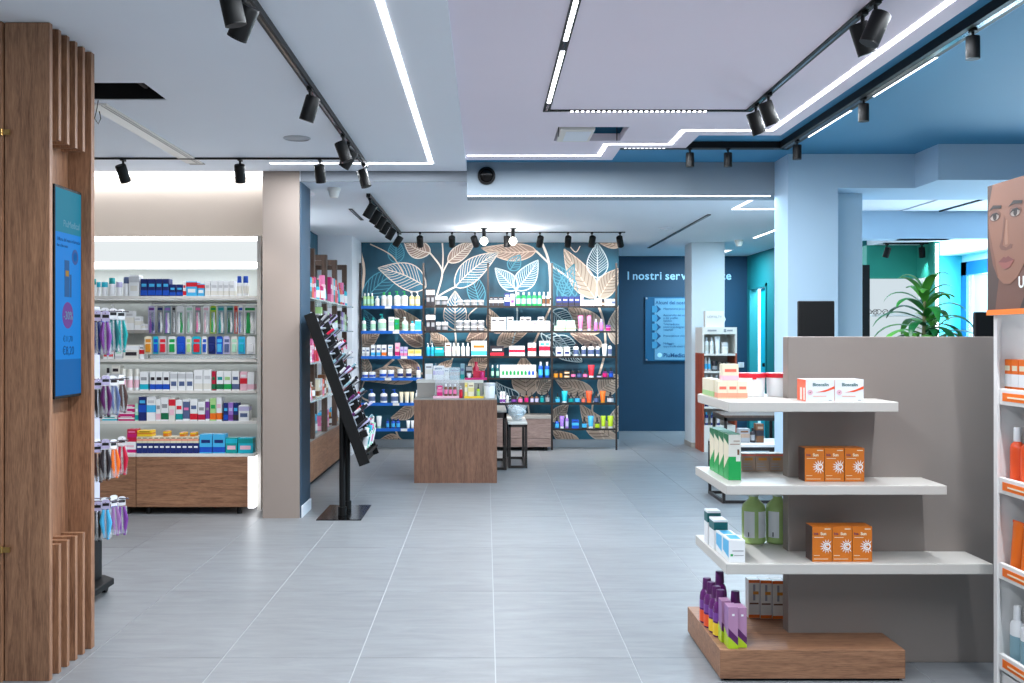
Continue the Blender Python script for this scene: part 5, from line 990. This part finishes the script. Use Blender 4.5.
for (cu, s) in ((.063,1),(.22,1)):
    fp('eye_socket', ell(U(cu),1.896,.046,.023), (107,69,56), 5); fp('eye_white', ell(U(cu),1.890,.033,.0135), (156,144,136), 6); fp('iris', ell(U(cu+.002),1.891,.0135,.0135), (36,24,21), 7)
    fp('upper_lash', [(U(cu-.038),1.889),(U(cu-.018),1.905),(U(cu+.016),1.907),(U(cu+.042),1.894),(U(cu+.018),1.899),(U(cu-.018),1.898)], (19,15,15), 8)
    fp('eyebrow', [(U(cu-.05),1.918),(U(cu-.012),1.938),(U(cu+.054),1.930),(U(cu+.05),1.918),(U(cu-.012),1.925)], (34,24,21), 6)
fp('upper_lip', [(U(.092),1.711),(U(.135),1.730),(U(.151),1.725),(U(.168),1.730),(U(.214),1.713),(U(.151),1.706)], (110,56,51), 6); fp('lower_lip', [(U(.092),1.711),(U(.151),1.706),(U(.214),1.713),(U(.182),1.687),(U(.151),1.681),(U(.12),1.688)], (135,74,66), 6)
fp('orange_foot', [(U(0),1.506),(U(.606),1.506),(U(.606),1.527),(U(0),1.527)], (240,120,20), 9)
text('poster_text','UV',.06,P('white'),hd,(fx-.004,U(.245),1.605),(PI/2,0,-PI/2),ext=.0004,bold=.001)
GS = 'sun care products on the orange display'
X0 = 2.035+.05
def sun(kind, y, k, w, h, cols, label): prod(kind, X0, y, LZ[k]+.0005, w, h, .05, cols, label, CATS[kind], GS, -PI/2)
for i in range(7): sun('carton', 4.085-i*.056, 0, .052, .165, ('orange','white','cream','mid'), f'{ORD[i+1]} orange carton from left on the top shelf of the sun care display')
for i in range(6): sun('bottle', 4.055-i*.08, 1, .072, .25, ('rorange','white','rorange'), f'{ORD[i+1]} orange spray bottle from left on the second sun care shelf')
for i in range(6): sun('tube', 4.05-i*.082, 2, .078, .22, ('orange','orange','rorange'), f'{ORD[i+1]} orange sun cream tube from left on the third sun care shelf')
for i in range(6): sun('bottle', 4.055-i*.08, 3, .074, .245, ('white','white','bluegrey'), f'{ORD[i+1]} white after-sun bottle from left on the bottom sun care shelf')
# ================================================================ tower with brown sides by the rear column, low tables behind the gondola
TX, TY = X_(702.5,12.76), 12.76; tw = .425
tow = thing('cosmetic_tower', 'narrow white cosmetic tower with reddish wood sides before the rear column', 'display stand', (TX+tw/2,TY,0))
REDW = wood('reddish_wood',(7,7,.8),(116,42,26),(186,88,54))
mk('side_panel', MB().box(-tw/2,-tw/2+.02,0,.44,0,1.22), REDW, tow); mk('side_panel', MB().box(tw/2-.02,tw/2,0,.44,0,1.22), REDW, tow); mk('upper_side', MB().box(-tw/2,-tw/2+.02,0,.44,1.22,1.54), SHELFW, tow); mk('upper_side', MB().box(tw/2-.02,tw/2,0,.44,1.22,1.54), SHELFW, tow)
mk('back_panel', MB().box(-tw/2+.02,tw/2-.02,.42,.44,0,1.54), SHELFW, tow); mk('header', MB().box(-tw/2+.02,tw/2-.02,0,.42,1.455,1.54), SHELFW, tow); mk('header_text', MB().box(-.15,-.04,-.002,0,1.49,1.51).box(.05,.08,-.002,0,1.48,1.52).box(.09,.16,-.002,0,1.49,1.51), P('grey'), tow)
for zz in (1.215,1.0,.785,.56): mk('shelf', MB().box(-tw/2+.02,tw/2-.02,0,.42,zz-.025,zz), SHELFW, tow)
mk('base', MB().box(-tw/2+.02,tw/2-.02,0,.42,0,.33), SHELFW, tow)
GC = 'cosmetics in the narrow white tower'
wt = 'in the narrow white tower'
shelf_goods([('bottle',705,709,337.5,('white','lgrey','offw'),'left white bottle'),('bottle',710,714,337.5,('white','lgrey','offw'),'middle white bottle'),('tube',715,721,336.5,('white','white','lgrey'),'white tube'),('jar',722,729,342.5,('white','lgrey','offw'),'white jar')], TY+.03, 1.2155, 'on the top shelf '+wt, GC)
shelf_goods([('bottle',704.6,707.6,357.5,('lgrey','white','sky'),'left pale bottle'),('bottle',708,711,357.5,('lgrey','white','sky'),'right pale bottle'),('jar',712,718.5,361,('black','dark','grey'),'black jar'),('jar',719,724,362,('dark','black','grey'),'dark jar'),('jar',725,729,362,('grey','black','white'),'grey jar')], TY+.03, 1.0005, 'on the second shelf '+wt, GC)
shelf_goods(row('bottle',[(705,709),(710,714),(715,719)],375,('lgrey','white','sky'),'pale blue bottle'), TY+.03, .7855, 'on the third shelf '+wt, GC)
shelf_goods(row('bottle',[(705,709),(711,715),(717,721),(724,728)],393,('navy','dark','slate'),'dark blue bottle'), TY+.03, .5605, 'on the fourth shelf '+wt, GC)
shelf_goods(row('bottle',[(705,708.5),(711,714.5),(717,720.5),(724,728)],412,('navy','sky','lgrey'),'navy bottle'), TY+.03, .3305, 'on the base '+wt, GC)
lb = thing('loyalty_box', 'white loyalty card box on the narrow cosmetic tower', 'box', (X_(715.5,TY),TY+.05,1.541)); lw_ = 9.5/F*TY
mk('box', MB().box(-lw_,lw_,0,.1,0,.20), SHELFW, lb, bev=.003); text('lettering','LOYALTY',.042,P('grey'),lb,(0,-.001,.115),ext=.0004,align='CENTER'); mk('ribbon', MB().tube([(lw_,.03,.14),(lw_+.02,.03,.10),(lw_,.03,.05)],.008,6), P('white'), lb)
ftable('dark metal low table with white top behind the white shelves', 2.03, 2.60, 8.83, 9.38, .50, SHELFW)
ftable('dark brown taller metal table behind the white topped low table', 2.20, 2.75, 9.50, 9.98, .70, MATS['dark_walnut'])
shelf_goods([('carton',739,750,429,('grey','tan','brown','mid'),'grey-brown carton'),('bottle',750.5,756,428,('dark','black','grey'),'dark bottle'),('carton',756.5,764,424,('brown','dark','tan','mid'),'brown carton')], 9.0, .5005, 'on the low white-topped table behind the shelves', 'goods on the low white table')
# ================================================================ sales desk, screens and plant behind the gondola
dk = thing('sales_desk', 'white sales desk hidden behind the taupe panel', 'desk', (2.75,6.25,0))
mk('front_panel', MB().box(-.85,.85,-.22,-.20,0,.96), SHELFW, dk); mk('side_panel', MB().box(-.85,-.83,-.20,.3,0,.96), SHELFW, dk); mk('side_panel', MB().box(.83,.85,-.20,.3,0,.96), SHELFW, dk); mk('worktop', MB().box(-.87,.87,-.24,.32,.96,1.0), GREYL, dk)
for (px0, px1, py, lab) in [(798,834,301,'black till screen, left of two above the taupe panel'),(974,1006,312,'black till screen, right of two beside the sun care poster')]:
    Y = 6.2; w = (px1-px0)/F*Y; o = thing('till_screen', lab, 'screen', (X_((px0+px1)/2,Y),Y,1.0), 'till screens on the desk')
    zt = Z_(py,Y)-1.0; mk('housing', MB().box(-w/2,w/2,-.015,.02,.10,zt), BLACK, o, bev=.006); mk('neck', MB().box(-.03,.03,-.005,.02,.012,.14), BLACK, o); mk('foot', MB().box(-.09,.09,-.08,.08,0,.012), BLACK, o); mk('display', MB().box(-w/2+.012,w/2-.012,.0202,.021,.112,zt-.012), BLACKG, o)
pt = thing('potted_dracaena', 'green dracaena plant with long drooping leaves behind the taupe panel', 'plant', (X_(925,7.1),7.1,0))
mk('pot', MB().lathe([(.13,0),(.15,.02),(.19,.34),(.20,.36),(.18,.36),(.17,.31)],24), mat('white_ceramic',(220,220,216),.3), pt); mk('soil', MB().lathe([(.165,.30),(.165,.315)],20), mat('soil',(50,38,30),.9), pt)
STM = mat('plant_stem', (116,120,80), .7)
stems = [((0,0,.31),(.0,.0,1.0),(-.01,0,1.40),(.0,.0,1.74)),((.03,.04,.31),(.05,.05,.9),(.06,.04,1.30),(.075,.03,1.52)),((-.03,.03,.31),(-.05,.04,.8),(-.07,.03,1.15),(-.075,.02,1.38))]
for s_ in stems: mk('stem', MB().tube(s_,[.02,.018,.015,.008],8), STM, pt)
LG = [mat('dracaena_leaf_a',(44,128,52),.35), mat('dracaena_leaf_b',(84,160,62),.35), mat('dracaena_leaf_c',(22,96,48),.35)]
def blade(base, az, elev, L, droop, w):
    b = MB(); N = 9; A = []; M_ = []; B = []
    p = Vector(base); e = elev; rt = Vector((-math.sin(az),math.cos(az),0))
    for i in range(N+1):
        t = i/N; hwid = w/2*math.sin(PI*min(1,(t*.92+.06)))**.7
        d = Vector((math.cos(az)*math.cos(e),math.sin(az)*math.cos(e),math.sin(e))); up = rt.cross(d)
        A.append(p+rt*hwid-up*hwid*.25*-1); M_.append(p.copy()); B.append(p-rt*hwid-up*hwid*.25*-1)
        p = p+d*(L/N); e -= droop/N*(0.4+1.2*t)
    n = N+1; b.add(A+M_+B,[(i,i+1,n+i+1,n+i) for i in range(N)]+[(n+i,n+i+1,2*n+i+1,2*n+i) for i in range(N)],0,True); return b
for si, (top, zlo, cnt) in enumerate([((0,0,1.74),1.20,44),((.075,.03,1.50),1.10,16),((-.075,.02,1.36),1.0,14)]):
    for i in range(cnt):
        f = i/cnt; z = top[2]-(top[2]-zlo)*f; az = i*2.4+si; el = 1.35-.95*min(1,f*2.2); L = .22+.20*min(1,f*2.0)
        mk('leaf', blade((top[0]*(1-.1*f),top[1],z), az, el, L*R.uniform(.85,1.15), 1.7+R.uniform(.2,.9), .07), LG[(i+si) % 3] if f > .2 else LG[1], pt)
# ================================================================ side room: eyewear wall, dark door edge, spots
ew = thing('eyewear_shelving', 'white lit eyewear shelving on the green wall of the side room', 'shelving', (4.15,10.68,0))
mk('back_panel', MB().box(-.20,.29,-.02,0,0,2.02), emit('eyewear_backlight',(226,240,248),.85), ew)
for zz in (.7,1.05,1.37,1.65): mk('shelf', MB().box(-.20,.29,-.22,-.02,zz-.02,zz), SHELFW, ew)
mk('side_panel', MB().box(.29,.305,-.22,0,0,2.02), SHELFW, ew); mk('cabinet', MB().box(-.20,.29,-.24,-.02,0,.5), SHELFW, ew)
for i, px in enumerate((872,882)):
    o = thing('eyeglasses', f'{["left","right"][i]} pair of dark eyeglasses on the lit side room shelf', 'eyeglasses', (X_(px,10.5),10.5,1.6505), 'eyeglasses on the lit shelves')
    b = MB()
    for s in (-1,1):
        pts = [(s*.034+.026*math.cos(2*PI*k/14),0,.026+.024*math.sin(2*PI*k/14)) for k in range(15)]; b.tube(pts,.0028,6)
        mk('temple', MB().tube([(s*.06,0,.036),(s*.064,.09,.034),(s*.062,.13,.006)],.0026,6), BLACK, o)
    b.tube([(-.01,0,.032),(.01,0,.032)],.0028,6); mk('rim', b, BLACK, o)
sl = thing('light_bar', 'thin vertical light bar at the corner of the green wall', 'light strip', (4.49,10.29,.6)); mk('diffuser', MB().box(-.012,.012,-.006,.006,0,1.75), LED, sl); mk('channel', MB().box(-.018,.018,.006,.01,0,1.75), SHELFW, sl)
dd = thing('dark_door_leaf', 'tall narrow black panel at the left edge of the side room', 'panel', (X_(865.5,10.4),10.40,0)); mk('leaf', MB().box(-.036,.036,-.02,.02,0,Z_(265,10.4)), BLACK, dd); mk('edge_strip', MB().box(-.036,.036,-.023,-.02,0,.1), BRONZE, dd)
track('thin black track above the green wall in the side room', [(4.02,10.42),(4.44,10.42)], ZL, .03, .015)
for i, px in enumerate((887,922)): spot(X_(px,10.42), 10.42, ZL-.015, f'black spotlight, {["left","right"][i]} of two before the green wall', .3, [.2,-.2][i], 10, sc_=.8, col=COOL)
track('black diagonal-looking rail in the side room ceiling', [(4.35,8.6),(4.35,9.9)], 2.63, .02, .012)
# power socket on the column
so = thing('power_socket', 'white double power socket low on the beige column', 'socket', (X_(280,8.11),8.113,Z_(484,8.11))); mk('plate', MB().box(-.058,.058,-.008,0,0,.086), SHELFW, so, bev=.002); mk('insert', MB().box(.0,.046,-.0095,-.008,.02,.066), P('lgrey'), so); mk('pin_hole', MB().rod((.015,-.0105,.043),(.015,-.0095,.043),.004).rod((.031,-.0105,.043),(.031,-.0095,.043),.004), BLACK, so)
# lights of the rooms at the sides
area('store_room_lamp', (4.5,15.2,2.5), .6, .6, 120, BLUE); area('side_room_lamp', (5.1,11.6,2.40), .8, .8, 60, BLUE); area('daylight_side_window', (5.93,10.95,1.25), 1.9, 2.8, 420, BLUE, rot=(0,PI/2,0))
